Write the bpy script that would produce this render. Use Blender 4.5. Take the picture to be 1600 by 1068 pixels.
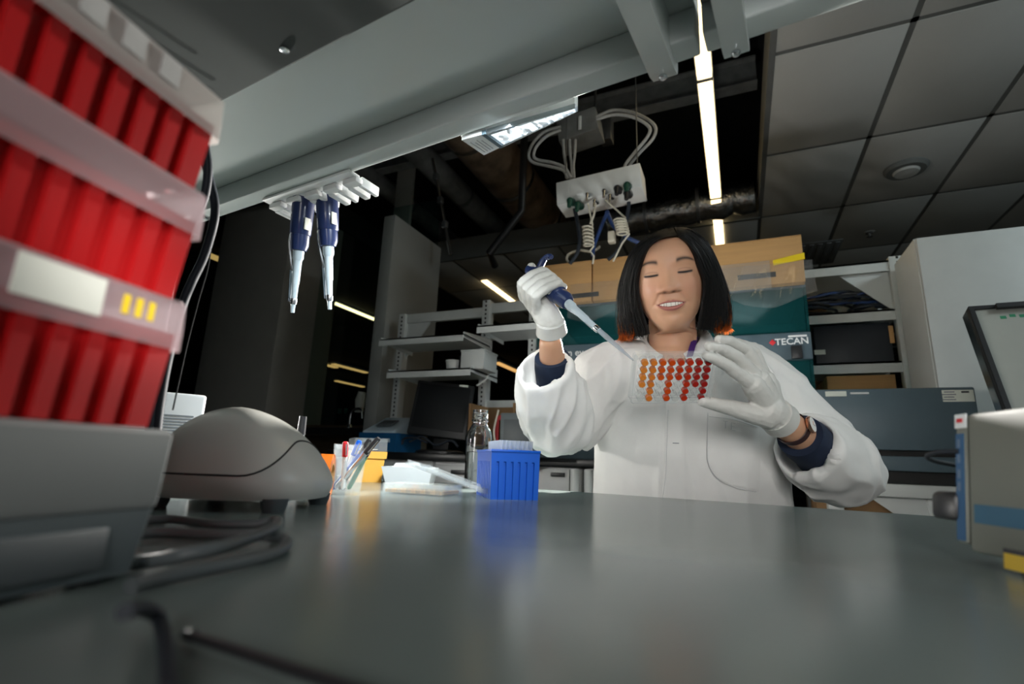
import bpy, bmesh, math, random
from mathutils import Vector, Matrix, noise
from mathutils.bvhtree import BVHTree
random.seed(7)
for o in list(bpy.data.objects): bpy.data.objects.remove(o)
SC = bpy.context.scene
COL = SC.collection
PI = math.pi
# ------------------------------------------------------------------ camera
FPX = 800.0                       # focal length for a 1600 px wide frame (18 mm on 36 mm)
ZC = 0.977                        # camera height: resting just above the bench
CAMR = Matrix(((0.9168, 0.0570, 0.3957), (0.3977, -0.2219, -0.8903), (0.0370, 0.9734, -0.2261)))
cx_, cy_, cz_ = CAMR.col
cz_ = cz_.normalized(); cy_ = (cy_ - cz_ * cy_.dot(cz_)).normalized(); cx_ = cy_.cross(cz_)
CAMR = Matrix((cx_, cy_, cz_)).transposed()
CO = Vector((0, 0, ZC))
cd = bpy.data.cameras.new('camera'); cam = bpy.data.objects.new('camera', cd); COL.objects.link(cam)
cd.sensor_width = 36; cd.lens = 18; cd.clip_start = 0.01; cd.clip_end = 100
cam.matrix_world = Matrix.Translation(CO) @ CAMR.to_4x4()
cd.dof.use_dof = True; cd.dof.focus_distance = 0.93; cd.dof.aperture_fstop = 5.0
SC.camera = cam
# ------------------------------------------------------------------ view, world, lights
SC.view_settings.view_transform = 'Standard'; SC.view_settings.look = 'None'
SC.view_settings.gamma = 1.0; SC.view_settings.exposure = 0.0; SC.view_settings.use_curve_mapping = False
w = bpy.data.worlds.new('world'); SC.world = w; w.use_nodes = True
w.node_tree.nodes['Background'].inputs[0].default_value = (0.55, 0.72, 0.75, 1)
w.node_tree.nodes['Background'].inputs[1].default_value = 0.035
def light(name, kind, loc, target, power, color=(1, 1, 1), size=0.3, spot=60, blend=0.6, size_y=None, spread=None):
    l = bpy.data.lights.new(name, kind); l.energy = power; l.color = color
    if kind == 'AREA':
        l.size = size
        if size_y: l.shape = 'RECTANGLE'; l.size_y = size_y
        if spread: l.spread = math.radians(spread)
    else:
        l.shadow_soft_size = size
    if kind == 'SPOT': l.spot_size = math.radians(spot); l.spot_blend = blend
    o = bpy.data.objects.new(name, l); COL.objects.link(o); o.location = loc
    o.rotation_euler = (Vector(target) - Vector(loc)).to_track_quat('-Z', 'Y').to_euler()
    return o
# the photographer's softbox behind the camera, a narrow beam onto the person
light('key_light', 'AREA', (0.30, -0.40, 1.31), (-0.10, 1.0, 1.20), 2.3, (1, 0.975, 0.95), 0.55, spread=62)
# the photographer's flash behind the person (white rim, glowing hair)
light('back_light', 'SPOT', (-0.235, 1.93, 1.50), (-0.14, 1.05, 1.27), 330, (1, 0.96, 0.9), 0.03, spot=60, blend=0.6)
# added spot hidden behind the person, aimed up to brighten the ceiling
light('bounce_fill', 'SPOT', (-0.10, 1.90, 1.15), (-0.5, 3.5, 3.1), 15, (0.97, 1.0, 0.98), 0.06, spot=115, blend=1.0)
# the flash standing left on the bench behind the red boxes
light('side_light', 'SPOT', (-1.80, 0.87, 1.16), (-0.55, 1.0, 1.02), 44, (1, 0.97, 0.91), 0.04, spot=150, blend=0.7)
# added area lights out of view for general fill: behind the camera and right
light('room_fill_rear', 'AREA', (-0.6, -1.6, 3.0), (-0.4, -1.2, 0), 8, (0.80, 0.97, 1.0), 2.2, size_y=0.6)
light('room_fill_right', 'AREA', (2.7, 1.4, 3.0), (1.6, 2.4, 0.8), 40, (0.84, 0.97, 1.0), 1.2, size_y=0.6)
# added narrow spot, right behind the camera, brightening the middle of the red stack
light('kicker_fill', 'SPOT', (0.95, -0.40, 1.22), (-0.232, 0.125, 1.054), 100, (1, 0.95, 0.92), 0.02, spot=3.8, blend=1.0)
SC.cycles.transparent_max_bounces = 24
# ------------------------------------------------------------------ pixel -> place helpers (1600 x 1068 frame)
def ray(px, py): return CAMR @ Vector(((px - 800) / FPX, -(py - 534) / FPX, -1.0))
def PY(px, py, y): r = ray(px, py); return CO + r * (y / r.y)
def PX(px, py, x): r = ray(px, py); return CO + r * (x / r.x)
def PZ(px, py, z): r = ray(px, py); return CO + r * ((z - ZC) / r.z)
def PD(px, py, t): return CO + ray(px, py) * t
# ------------------------------------------------------------------ materials
MATS = {}
def mat(name, col, rough=0.5, metal=0.0, var=0.06, scale=12.0, bump=0.0, bscale=None, trans=0.0, ior=1.45, alpha=1.0,
        emis=None, estr=0.0, sheen=0.0, coat=0.0, sss=0.0, stretch=None, spec=0.5, attr=None):
    m = bpy.data.materials.new(name); m.use_nodes = True
    nt = m.node_tree; b = nt.nodes['Principled BSDF']; L = nt.links.new
    tc = nt.nodes.new('ShaderNodeTexCoord'); mp = nt.nodes.new('ShaderNodeMapping')
    L(tc.outputs['Object'], mp.inputs['Vector'])
    if stretch: mp.inputs['Scale'].default_value = stretch
    nz = nt.nodes.new('ShaderNodeTexNoise'); nz.inputs['Scale'].default_value = scale; nz.inputs['Detail'].default_value = 4
    L(mp.outputs[0], nz.inputs['Vector'])
    rp = nt.nodes.new('ShaderNodeValToRGB')
    rp.color_ramp.elements[0].position = 0.3; rp.color_ramp.elements[1].position = 0.7
    rp.color_ramp.elements[0].color = tuple(c * (1 - var) for c in col) + (1,)
    rp.color_ramp.elements[1].color = tuple(min(1, c * (1 + var)) for c in col) + (1,)
    L(nz.outputs['Fac'], rp.inputs[0])
    if attr:
        ca = nt.nodes.new('ShaderNodeVertexColor'); ca.layer_name = attr
        mx = nt.nodes.new('ShaderNodeMix'); mx.data_type = 'RGBA'; mx.blend_type = 'MULTIPLY'; mx.inputs[0].default_value = 1
        rp.color_ramp.elements[0].color = (1 - var, 1 - var, 1 - var, 1); rp.color_ramp.elements[1].color = (1, 1, 1, 1)
        L(ca.outputs[0], mx.inputs[6]); L(rp.outputs[0], mx.inputs[7]); L(mx.outputs[2], b.inputs['Base Color'])
    else:
        L(rp.outputs[0], b.inputs['Base Color'])
    b.inputs['Roughness'].default_value = rough; b.inputs['Metallic'].default_value = metal
    b.inputs['IOR'].default_value = ior; b.inputs['Transmission Weight'].default_value = trans
    b.inputs['Alpha'].default_value = alpha; b.inputs['Specular IOR Level'].default_value = spec
    b.inputs['Sheen Weight'].default_value = sheen; b.inputs['Coat Weight'].default_value = coat
    if sss:
        b.inputs['Subsurface Weight'].default_value = sss; b.inputs['Subsurface Radius'].default_value = (1, .35, .2)
        b.inputs['Subsurface Scale'].default_value = 0.006
    if bump:
        n2 = nt.nodes.new('ShaderNodeTexNoise'); n2.inputs['Scale'].default_value = bscale or scale * 8; n2.inputs['Detail'].default_value = 6
        L(mp.outputs[0], n2.inputs['Vector'])
        bp = nt.nodes.new('ShaderNodeBump'); bp.inputs['Strength'].default_value = bump; bp.inputs['Distance'].default_value = 0.01
        L(n2.outputs['Fac'], bp.inputs['Height']); L(bp.outputs[0], b.inputs['Normal'])
    if emis:
        b.inputs['Emission Color'].default_value = tuple(emis) + (1,); b.inputs['Emission Strength'].default_value = estr
    MATS[name] = m; return m
def clear(name, tint=(0.95, 0.97, 0.97), body=0.12, rough=0.08, bodycol=(0.9, 0.93, 0.93), gloss=0.9, translucent=False):
    """thin clear or frosted plastic and window glass: see-through, with a surface sheen and a little body"""
    m = bpy.data.materials.new(name); m.use_nodes = True; nt = m.node_tree; nt.nodes.clear(); L = nt.links.new
    out = nt.nodes.new('ShaderNodeOutputMaterial'); tr = nt.nodes.new('ShaderNodeBsdfTransparent'); tr.inputs[0].default_value = tuple(tint) + (1,)
    df = nt.nodes.new('ShaderNodeBsdfTranslucent' if translucent else 'ShaderNodeBsdfDiffuse')
    nz = nt.nodes.new('ShaderNodeTexNoise'); nz.inputs['Scale'].default_value = 25
    rp = nt.nodes.new('ShaderNodeValToRGB'); rp.color_ramp.elements[0].color = tuple(c * .93 for c in bodycol) + (1,); rp.color_ramp.elements[1].color = tuple(bodycol) + (1,)
    L(nz.outputs['Fac'], rp.inputs[0]); L(rp.outputs[0], df.inputs[0])
    base = df
    if translucent:
        d2 = nt.nodes.new('ShaderNodeBsdfDiffuse'); L(rp.outputs[0], d2.inputs[0])
        ad = nt.nodes.new('ShaderNodeMixShader'); ad.inputs[0].default_value = 0.5; L(df.outputs[0], ad.inputs[1]); L(d2.outputs[0], ad.inputs[2]); base = ad
    m1 = nt.nodes.new('ShaderNodeMixShader'); m1.inputs[0].default_value = body; L(tr.outputs[0], m1.inputs[1]); L(base.outputs[0], m1.inputs[2])
    gl = nt.nodes.new('ShaderNodeBsdfGlossy'); gl.inputs['Roughness'].default_value = rough; gl.inputs[0].default_value = (gloss, gloss, gloss, 1)
    lw = nt.nodes.new('ShaderNodeLayerWeight'); lw.inputs['Blend'].default_value = 0.5
    pw = nt.nodes.new('ShaderNodeMath'); pw.operation = 'POWER'; pw.inputs[1].default_value = 4.0; L(lw.outputs['Facing'], pw.inputs[0])
    fr = nt.nodes.new('ShaderNodeMath'); fr.operation = 'MULTIPLY_ADD'; fr.inputs[1].default_value = 0.55; fr.inputs[2].default_value = 0.04; L(pw.outputs[0], fr.inputs[0])
    m2 = nt.nodes.new('ShaderNodeMixShader'); L(fr.outputs[0], m2.inputs[0]); L(m1.outputs[0], m2.inputs[1]); L(gl.outputs[0], m2.inputs[2]); L(m2.outputs[0], out.inputs[0])
    MATS[name] = m; return m
def M(n): return MATS[n]
mat('bench_top', (0.215, 0.262, 0.252), 0.21, var=0.05, scale=3, bump=0.02, bscale=300, spec=0.5)
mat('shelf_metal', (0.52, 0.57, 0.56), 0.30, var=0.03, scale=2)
mat('shelf_shaded', (0.085, 0.094, 0.092), 0.85, var=0.03, scale=2, spec=0.15)  # shelf metal darkened, the near shelf's shade put into the colour
mat('white_metal', (0.62, 0.65, 0.64), 0.42, var=0.03)
mat('white_plastic', (0.74, 0.76, 0.75), 0.35, var=0.03)
mat('bright_white', (0.85, 0.87, 0.87), 0.4, var=0.03)
mat('steel', (0.62, 0.65, 0.68), 0.25, 1.0, var=0.05)
mat('dark_steel', (0.16, 0.17, 0.18), 0.4, 0.8, var=0.1)
mat('black_plastic', (0.018, 0.019, 0.021), 0.4, var=0.1)
mat('black_cable', (0.022, 0.028, 0.038), 0.55, var=0.1, spec=0.3)
mat('grey_cable', (0.10, 0.115, 0.12), 0.45, var=0.08)
mat('pale_cable', (0.62, 0.58, 0.48), 0.5)
mat('conduit', (0.42, 0.42, 0.41), 0.45, var=0.1, scale=60)
mat('blue_cable', (0.02, 0.05, 0.16), 0.4)
mat('green_plastic', (0.01, 0.06, 0.04), 0.4)
mat('navy_plastic', (0.020, 0.036, 0.115), 0.3, var=0.08, coat=0.3)
mat('pale_blue_plastic', (0.50, 0.60, 0.66), 0.35)
mat('sticker', (0.75, 0.78, 0.70), 0.6)
mat('grey_print', (0.25, 0.27, 0.29), 0.6)
def lit_plastic(name, col, tcol, f):
    m = mat(name, col, 0.35, var=0.08); nt = m.node_tree; L = nt.links.new; tl = nt.nodes.new('ShaderNodeBsdfTranslucent'); tl.inputs[0].default_value = tuple(tcol) + (1,)
    mx = nt.nodes.new('ShaderNodeMixShader'); mx.inputs[0].default_value = f; L(nt.nodes['Principled BSDF'].outputs[0], mx.inputs[1]); L(tl.outputs[0], mx.inputs[2]); L(mx.outputs[0], nt.nodes['Material Output'].inputs[0])
lit_plastic('red_plastic', (0.44, 0.008, 0.010), (0.8, 0.02, 0.015), 0.14)
mat('device_white', (0.22, 0.235, 0.235), 0.45, var=0.03)
mat('device_grey', (0.11, 0.135, 0.145), 0.45, var=0.05)
mat('device_dark', (0.075, 0.09, 0.098), 0.5, var=0.05)
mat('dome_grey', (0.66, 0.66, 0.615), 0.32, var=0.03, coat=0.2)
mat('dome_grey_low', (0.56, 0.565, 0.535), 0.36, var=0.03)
mat('seam_black', (0.01, 0.01, 0.01), 0.6)
mat('orange_plastic', (0.85, 0.20, 0.02), 0.35)
mat('yellow_plastic', (0.80, 0.42, 0.07), 0.4, var=0.05)
mat('blue_plastic', (0.004, 0.10, 0.56), 0.38, var=0.06)
mat('paper', (0.82, 0.86, 0.87), 0.7)
mat('black_top', (0.012, 0.013, 0.014), 0.35)
mat('cabinet_white', (0.58, 0.60, 0.60), 0.45, var=0.03)
mat('column_grey', (0.27, 0.28, 0.27), 0.7, var=0.04, scale=4)
mat('column_dark', (0.36, 0.34, 0.31), 0.75, var=0.05, scale=4)
mat('tile', (0.55, 0.56, 0.54), 0.9, var=0.03, scale=3, bump=0.15, bscale=200)
mat('grid_rail', (0.17, 0.175, 0.17), 0.6)
mat('plenum', (0.012, 0.014, 0.015), 0.9)
mat('duct_brown', (0.26, 0.19, 0.13), 0.35, 0.3, var=0.5, scale=6, bump=0.6, bscale=14)
mat('duct_grey', (0.24, 0.25, 0.25), 0.5, 0.3, var=0.2)
mat('foil', (0.35, 0.36, 0.37), 0.22, 1.0, var=0.3, scale=20, bump=1.0, bscale=30)
mat('cardboard', (0.52, 0.30, 0.12), 0.8, var=0.06, scale=5, stretch=(1, 1, 12))
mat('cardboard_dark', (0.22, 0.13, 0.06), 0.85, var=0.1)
mat('yellow_tape', (0.85, 0.62, 0.02), 0.4)
mat('slate', (0.085, 0.125, 0.15), 0.38, var=0.04)
mat('slate_dark', (0.035, 0.05, 0.06), 0.4)
mat('navy_box', (0.02, 0.025, 0.032), 0.5)
mat('beige_metal', (0.20, 0.215, 0.185), 0.5, var=0.03)
mat('stripe_blue', (0.004, 0.10, 0.19), 0.45)
mat('warn_yellow', (0.72, 0.48, 0.02), 0.5)
mat('red_print', (0.65, 0.02, 0.03), 0.5)
mat('floor', (0.30, 0.30, 0.29), 0.4, var=0.08, scale=2)
mat('wall_far', (0.05, 0.10, 0.10), 0.6)
mat('wall_paint', (0.16, 0.17, 0.165), 0.8, var=0.03)
mat('wood_trim', (0.09, 0.06, 0.035), 0.5, var=0.2, stretch=(1, 8, 8))
mat('board_white', (0.48, 0.50, 0.46), 0.2, var=0.03)
mat('screen_black', (0.008, 0.009, 0.010), 0.5, spec=0.3)
mat('device_blue', (0.01, 0.09, 0.22), 0.4)
mat('green_ink', (0.02, 0.25, 0.12), 0.5)
mat('print_blue', (0.10, 0.17, 0.27), 0.5)
mat('strip_glow', (0.9, 0.8, 0.6), 0.5, emis=(1.0, 0.74, 0.38), estr=4.0)
mat('strip_glow_far', (0.9, 0.6, 0.3), 0.5, emis=(1.0, 0.55, 0.18), estr=0.8)
lgm = mat('lamp_glow', (0.5, 0.55, 0.6), 0.3, emis=(0.85, 0.96, 1.0), estr=1.6)
_n = lgm.node_tree; _v = _n.nodes.new('ShaderNodeTexVoronoi'); _v.inputs['Scale'].default_value = 160; _t = _n.nodes.new('ShaderNodeTexCoord'); _n.links.new(_t.outputs['Object'], _v.inputs['Vector'])
_m = _n.nodes.new('ShaderNodeMath'); _m.operation = 'POWER'; _m.inputs[1].default_value = 1.6; _n.links.new(_v.outputs['Color'], _m.inputs[0])
_k = _n.nodes.new('ShaderNodeMath'); _k.operation = 'MULTIPLY'; _k.inputs[1].default_value = 3.0; _n.links.new(_m.outputs[0], _k.inputs[0]); _n.links.new(_k.outputs[0], _n.nodes['Principled BSDF'].inputs['Emission Strength'])
mat('glass', (0.97, 0.99, 0.99), 0.02, trans=1.0, ior=1.45, var=0.0)
mat('water', (0.97, 0.99, 1.0), 0.0, trans=1.0, ior=1.33, var=0.0)
clear('window_glass', (0.75, 0.85, 0.84), 0.02, 0.02, (0.1, 0.2, 0.2), 0.5)
clear('teal_acrylic', (0.28, 0.66, 0.66), 0.22, 0.06, (0.03, 0.20, 0.21), 0.8)
clear('clear_plastic', (0.95, 0.97, 0.97), 0.12, 0.06, (0.85, 0.9, 0.92), 0.95)
clear('clear_film', (0.96, 0.97, 0.97), 0.10, 0.15, (0.8, 0.8, 0.8), 0.9)
clear('plate_plastic', (0.97, 0.985, 0.985), 0.16, 0.10, (0.82, 0.86, 0.87), 0.8)
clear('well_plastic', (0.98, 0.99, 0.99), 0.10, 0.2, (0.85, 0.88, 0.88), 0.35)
clear('frosted_lid', (0.9, 0.82, 0.84), 0.45, 0.3, (0.80, 0.70, 0.73), 0.6, True)
clear('frosted_white', (0.8, 0.8, 0.8), 0.75, 0.4, (0.60, 0.60, 0.57), 0.5, True)
clear('tip_plastic', (0.9, 0.93, 0.96), 0.45, 0.2, (0.75, 0.8, 0.85), 0.8, True)
# ------------------------------------------------------------------ mesh builder
class MB:
    def __init__(s): s.v = []; s.f = []
    def add(s, vs, fs):
        n = len(s.v); s.v += [Vector(p) for p in vs]; s.f += [tuple(i + n for i in f) for f in fs]; return s
    def box(s, c, d, bev=0.0, R=None, seg=2):
        bm = bmesh.new(); bmesh.ops.create_cube(bm, size=1)
        for q in bm.verts: q.co = Vector((q.co.x * d[0], q.co.y * d[1], q.co.z * d[2]))
        if bev: bmesh.ops.bevel(bm, geom=bm.edges[:], offset=min(bev, min(d) * .49), segments=seg, profile=0.5, affect='EDGES')
        bm.verts.index_update(); R = R or Matrix.Identity(3); c = Vector(c)
        s.add([R @ q.co + c for q in bm.verts], [[q.index for q in f.verts] for f in bm.faces]); bm.free(); return s
    def bb(s, x0, x1, y0, y1, z0, z1, bev=0.0, seg=2):
        return s.box(((x0 + x1) / 2, (y0 + y1) / 2, (z0 + z1) / 2), (abs(x1 - x0), abs(y1 - y0), abs(z1 - z0)), bev, seg=seg)
    def loft(s, rings, cap0=True, cap1=True, closed=True):
        n = len(rings[0]); vs = [p for r in rings for p in r]; fs = []
        for i in range(len(rings) - 1):
            for j in range(n if closed else n - 1):
                k = (j + 1) % n; fs.append((i * n + j, i * n + k, (i + 1) * n + k, (i + 1) * n + j))
        if cap0: fs.append(tuple(range(n - 1, -1, -1)))
        if cap1: fs.append(tuple((len(rings) - 1) * n + j for j in range(n)))
        return s.add(vs, fs)
    def tube(s, pts, r, n=8, caps=True, closed=False):
        pts = [Vector(p) for p in pts]; m = len(pts); rr = r if isinstance(r, (list, tuple)) else [r] * m
        up = None; rings = []
        for i in range(m):
            a = pts[i - 1] if (i > 0 or closed) else pts[i]; b = pts[(i + 1) % m] if (i < m - 1 or closed) else pts[i]
            t = (b - a).normalized()
            if up is None: up = t.orthogonal().normalized()
            up = (up - t * up.dot(t)); up = up.normalized() if up.length > 1e-6 else t.orthogonal().normalized()
            w_ = t.cross(up)
            rings.append([pts[i] + (up * math.cos(q * 2 * PI / n) + w_ * math.sin(q * 2 * PI / n)) * rr[i] for q in range(n)])
        if closed: rings.append(rings[0])
        return s.loft(rings, caps and not closed, caps and not closed)
    def cyl(s, p0, p1, r0, r1=None, n=20): return s.tube([p0, p1], [r0, r0 if r1 is None else r1], n)
    def lathe(s, prof, n=32, c=(0, 0, 0), caps=True):
        c = Vector(c)
        return s.loft([[c + Vector((r * math.cos(q * 2 * PI / n), r * math.sin(q * 2 * PI / n), z)) for q in range(n)] for r, z in prof], caps, caps)
    def poly(s, pts, th):
        """flat outline given thickness along th (a vector)"""
        pts = [Vector(p) for p in pts]; th = Vector(th); return s.loft([pts, [p + th for p in pts]])
    def xf(s, Mx): s.v = [Mx @ p for p in s.v]; return s
    def build(s, name, m, parent=None, loc=None, rot=None, smooth=True, ang=38, local=False):
        """verts are in world space when local=False (re-centred on loc); parented parts with local=True use the parent's frame"""
        me = bpy.data.meshes.new(name); off = Vector((0, 0, 0))
        if parent is not None and not local: off = world_loc(parent)
        elif parent is None and loc is not None and not local: off = Vector(loc)
        me.from_pydata([p - off for p in s.v], [], s.f); me.update()
        bm = bmesh.new(); bm.from_mesh(me); bmesh.ops.recalc_face_normals(bm, faces=bm.faces[:])
        lim = math.radians(ang)
        for f in bm.faces: f.smooth = smooth
        for e in bm.edges: e.smooth = not (len(e.link_faces) == 2 and e.calc_face_angle(0) > lim)
        bm.to_mesh(me); bm.free()
        me.materials.append(M(m) if isinstance(m, str) else m)
        o = bpy.data.objects.new(name, me); COL.objects.link(o)
        if parent is not None: o.parent = parent
        elif loc is not None: o.location = loc
        if rot is not None: o.rotation_euler = (0, 0, rot) if isinstance(rot, (int, float)) else rot
        return o
def world_loc(o):
    l = o.location.copy()
    while o.parent: o = o.parent; l += o.location
    return l
def tag(o, label, cat, group=None):
    o['label'] = label; o['category'] = cat
    if group: o['group'] = group
    return o
def struct(o): o['kind'] = 'structure'; return o
def thing(name, label, cat, loc=(0, 0, 0), rot=0, group=None):
    o = bpy.data.objects.new(name, None); COL.objects.link(o); o.location = loc; o.empty_display_size = 0.05
    o.rotation_euler = (0, 0, rot) if isinstance(rot, (int, float)) else rot
    return tag(o, label, cat, group)
def mesh_thing(name, mb, m, label, cat, loc=None, group=None, **k):
    if loc is None:
        n = len(mb.v); zmin = min(p.z for p in mb.v)
        loc = Vector((sum(p.x for p in mb.v) / n, sum(p.y for p in mb.v) / n, zmin))
    return tag(mb.build(name, m, None, loc, **k), label, cat, group)
def copy_tree(o, parent=None):
    c = o.copy(); COL.objects.link(c); c.parent = parent
    for ch in o.children: copy_tree(ch, c)
    return c
def smoothpath(pts, n=8):
    """Catmull-Rom through pts"""
    P = [Vector(p) for p in pts]; P = [P[0] * 2 - P[1]] + P + [P[-1] * 2 - P[-2]]; out = []
    for i in range(1, len(P) - 2):
        for k in range(n):
            t = k / n; a, b, c, d = P[i - 1], P[i], P[i + 1], P[i + 2]
            out.append(0.5 * ((2 * b) + (c - a) * t + (2 * a - 5 * b + 4 * c - d) * t * t + (3 * b - a - 3 * c + d) * t ** 3))
    out.append(P[-2]); return out
def lettering(name, text, size, m, parent, Mx, depth=0.0004, bold=0.0):
    """flat printed letters: Mx places the XY text plane in the parent's frame"""
    c = bpy.data.curves.new(name, 'FONT'); c.body = text; c.size = size; c.extrude = depth; c.offset = bold; c.resolution_u = 3
    o = bpy.data.objects.new(name, c); COL.objects.link(o)
    dg = bpy.context.evaluated_depsgraph_get(); me = bpy.data.meshes.new_from_object(o.evaluated_get(dg))
    bpy.data.objects.remove(o); me.transform(Mx); me.materials.clear(); me.materials.append(M(m))
    o = bpy.data.objects.new(name, me); COL.objects.link(o); o.parent = parent; return o
def frame_mx(origin, xdir, ydir):
    x = Vector(xdir).normalized(); z = x.cross(Vector(ydir)).normalized(); y = z.cross(x)
    return Matrix.Translation(Vector(origin)) @ Matrix((x, y, z)).transposed().to_4x4()
# ================================================================== THE SETTING
ZT = 3.07
struct(MB().bb(-26, 5, -3, 24, -0.06, 0).build('floor', 'floor'))
struct(MB().bb(-26, 5, 23.9, 24, 0, 4.2).build('wall_back', 'wall_far'))
struct(MB().bb(-26.1, -26, -3, 24, 0, 4.2).build('wall_left', 'wall_far'))
struct(MB().bb(3.6, 3.7, -3, 24, 0, 4.2).build('wall_right', 'wall_paint'))
struct(MB().bb(-26, 3.6, -3.1, -3, 0, 4.2).build('wall_front', 'wall_paint'))
GX = [0.27 + 0.603 * i for i in range(6)]; GY = [-3.2 + 0.9615 * i for i in range(16)]   # tile grid, a line at y = 4.492
LX = [0.27 - 0.603 * i for i in range(7)]
cm = MB(); cm.bb(-26, 3.6, -3, 24, 4.1, 4.2)                      # dark slab over the open plenum
cm.bb(-26, LX[-1], -3, 24, 3.11, 3.16); cm.bb(LX[-1], 3.6, GY[10], 24, 3.11, 3.16); cm.bb(0.27, 3.6, -3, GY[10], 3.11, 3.16)
ceil_o = struct(cm.build('ceiling', 'plenum'))
def add_tiles(xs, ys):
    tile = None
    for i in range(len(xs) - 1):
        for j in range(len(ys) - 1):
            x0, x1 = sorted((xs[i], xs[i + 1])); y0, y1 = ys[j], ys[j + 1]
            if tile is None:
                tile = MB().bb(-(x1 - x0) / 2 + .014, (x1 - x0) / 2 - .014, -(y1 - y0) / 2 + .014, (y1 - y0) / 2 - .014, 0, 0.02, 0.003).build('ceiling_tile', 'tile', ceil_o, local=True); t = tile
            else:
                t = tile.copy(); COL.objects.link(t)
            t.location = ((x0 + x1) / 2, (y0 + y1) / 2, ZT)
add_tiles(GX, GY[2:11]); add_tiles(LX, [GY[8] + 0.9615 * k for k in range(7)]); add_tiles(GX[:4], [GY[10] + .9615 * k for k in range(5)])
def rail(x0, x1, y0, y1): MB().bb(x0, x1, y0, y1, ZT + .004, ZT + .04).build('grid_rail', 'grid_rail', ceil_o)
for x in GX: rail(x - .016, x + .016, GY[2], GY[14])
for x in LX[1:]: rail(x - .016, x + .016, GY[8], GY[14])
for y in GY[2:15]: rail(0.27, GX[-1], y - .016, y + .016)
for y in GY[9:15]: rail(LX[-1], 0.27, y - .016, y + .016)
struct(MB().bb(LX[-1], 0.27, GY[8] - .03, GY[8], ZT - .01, 3.30).build('trim_1', 'wall_paint'))
struct(MB().bb(0.255, 0.285, -1, GY[8], ZT - .005, 3.30).build('trim_2', 'grid_rail'))
struct(MB().bb(LX[-1] - .03, LX[-1], -1, GY[8], ZT - .01, 3.30).build('trim_3', 'plenum'))
# columns
xb = PY(602, 500, 2.6).x; xa = PY(584, 500, 2.6).x
struct(MB().bb(xa, xb, 2.6, 3.20, 0, PY(601, 338, 2.6).z, .004).build('wall_column', 'column_grey'))
struct(MB().bb(PY(616, 320, 3.6).x, PY(641, 320, 3.6).x, 3.6, 3.64, 0, 4.1, .004).build('wall_column', 'column_dark'))
xc, xd = PY(313, 560, 2.9).x, PY(426, 560, 2.9).x
struct(MB().bb(xc, xd, 2.9, 3.5, 0, 3.11, .004).build('wall_column', 'column_dark'))
# glazed partition on the left
SILL = PY(540, 664, 3.25).z
win = struct(MB().bb(-12, xa, 3.28, 3.29, SILL, 3.07).build('window_1', 'window_glass'))
for x in (-11, -9.6, -8.2, -6.8, -5.4): MB().bb(x - .02, x + .02, 3.26, 3.31, SILL, 3.07).build('mullion', 'dark_steel', win)
MB().bb(-12, xa, 3.24, 3.33, SILL - .05, SILL).build('window_sill', 'wood_trim', win)
struct(MB().bb(-12, xa, 3.24, 3.32, 0, SILL - .05).build('wall_sill', 'wood_trim'))
# ================================================================== CEILING SERVICES
def strip(label, x, y0, y1, joints=(), near=True, w=.075, z=ZT):
    r = thing('ceiling_light', label, 'ceiling light', (x, (y0 + y1) / 2, z + .06), group=None)
    ys = [y0] + list(joints) + [y1]
    MB().bb(x - w / 2 - .006, x + w / 2 + .006, y0, y1, z + .012, z + .06, .003).build('housing', 'white_metal', r)
    for a, b in zip(ys[:-1], ys[1:]):
        MB().bb(x - w / 2, x + w / 2, a + .012, b - .012, z - .012, z + .014, .004).build('diffuser', 'strip_glow' if near else 'strip_glow_far', r)
    for j in joints: MB().bb(x - w / 2 - .004, x + w / 2 + .004, j - .012, j + .012, z - .014, z + .03, .002).build('joint', 'duct_grey', r)
    for y in (y0 + .25, y1 - .25): MB().cyl((x, y, z + .06), (x, y, 4.1 if near else z + .1), .002, n=6).build('suspension_wire', 'steel', r)
    return r
yj = [PZ(1100, 123, ZT).y, PZ(1121, 308, ZT).y]
strip('long glowing ceiling light strip running through the open ceiling above the cardboard boxes', -0.060, 1.15, 5.6, yj)
strip('short ceiling light strip glowing above the shelves between column and raised gloved hand', -2.69, 5.15, 6.1)
strip('bright light strip behind the glass, ending beside the grey column', -5.17, 5.35, 6.5, (), True, .06)
strip('short amber light strip seen past the black cables left of the dark column', -5.27, 3.45, 3.66, (), False, .10)
strip('amber light strip behind the glass, just right of the dark column', -6.92, 5.85, 6.6, (), False, .09)
for k, (a, b, c, d, lab) in enumerate([
        (775, 567, 812, 581, 'thin far light strip seen under the shelf beside the raised sleeve'),
        (413, 576, 448, 583, 'faint amber far light strip, highest of those low beside the dark column'),
        (428, 585, 466, 591, 'faint amber far light strip just under the longer one beside the dark column'),
        (490, 567, 532, 574, 'dim far light strip behind glass, upper left of the pair near the hanging glove'),
        (536, 574, 577, 582, 'far light strip behind glass just above and left of the hanging glove'),
        (438, 602, 486, 606, 'dim far light strip behind glass, low and right of the dark column'),
        (528, 597, 574, 604, 'far light strip behind glass directly left of the hanging glove')]):
    p, q = PZ(a, b, 3.0), PZ(c, d, 3.0); 
    x = (p.x + q.x) / 2; y0 = min(p.y, q.y); y1 = max(p.y, q.y)
    if y1 > 23: s_ = 22.5 / y1; x *= s_; y0 *= s_; y1 *= s_
    zz = ZC + (3.0 - ZC) * (s_ if max(p.y, q.y) > 23 else 1)
    strip(lab, x, min(y0, y1 - 1.2), y1, (), False, .13, zz)
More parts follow.
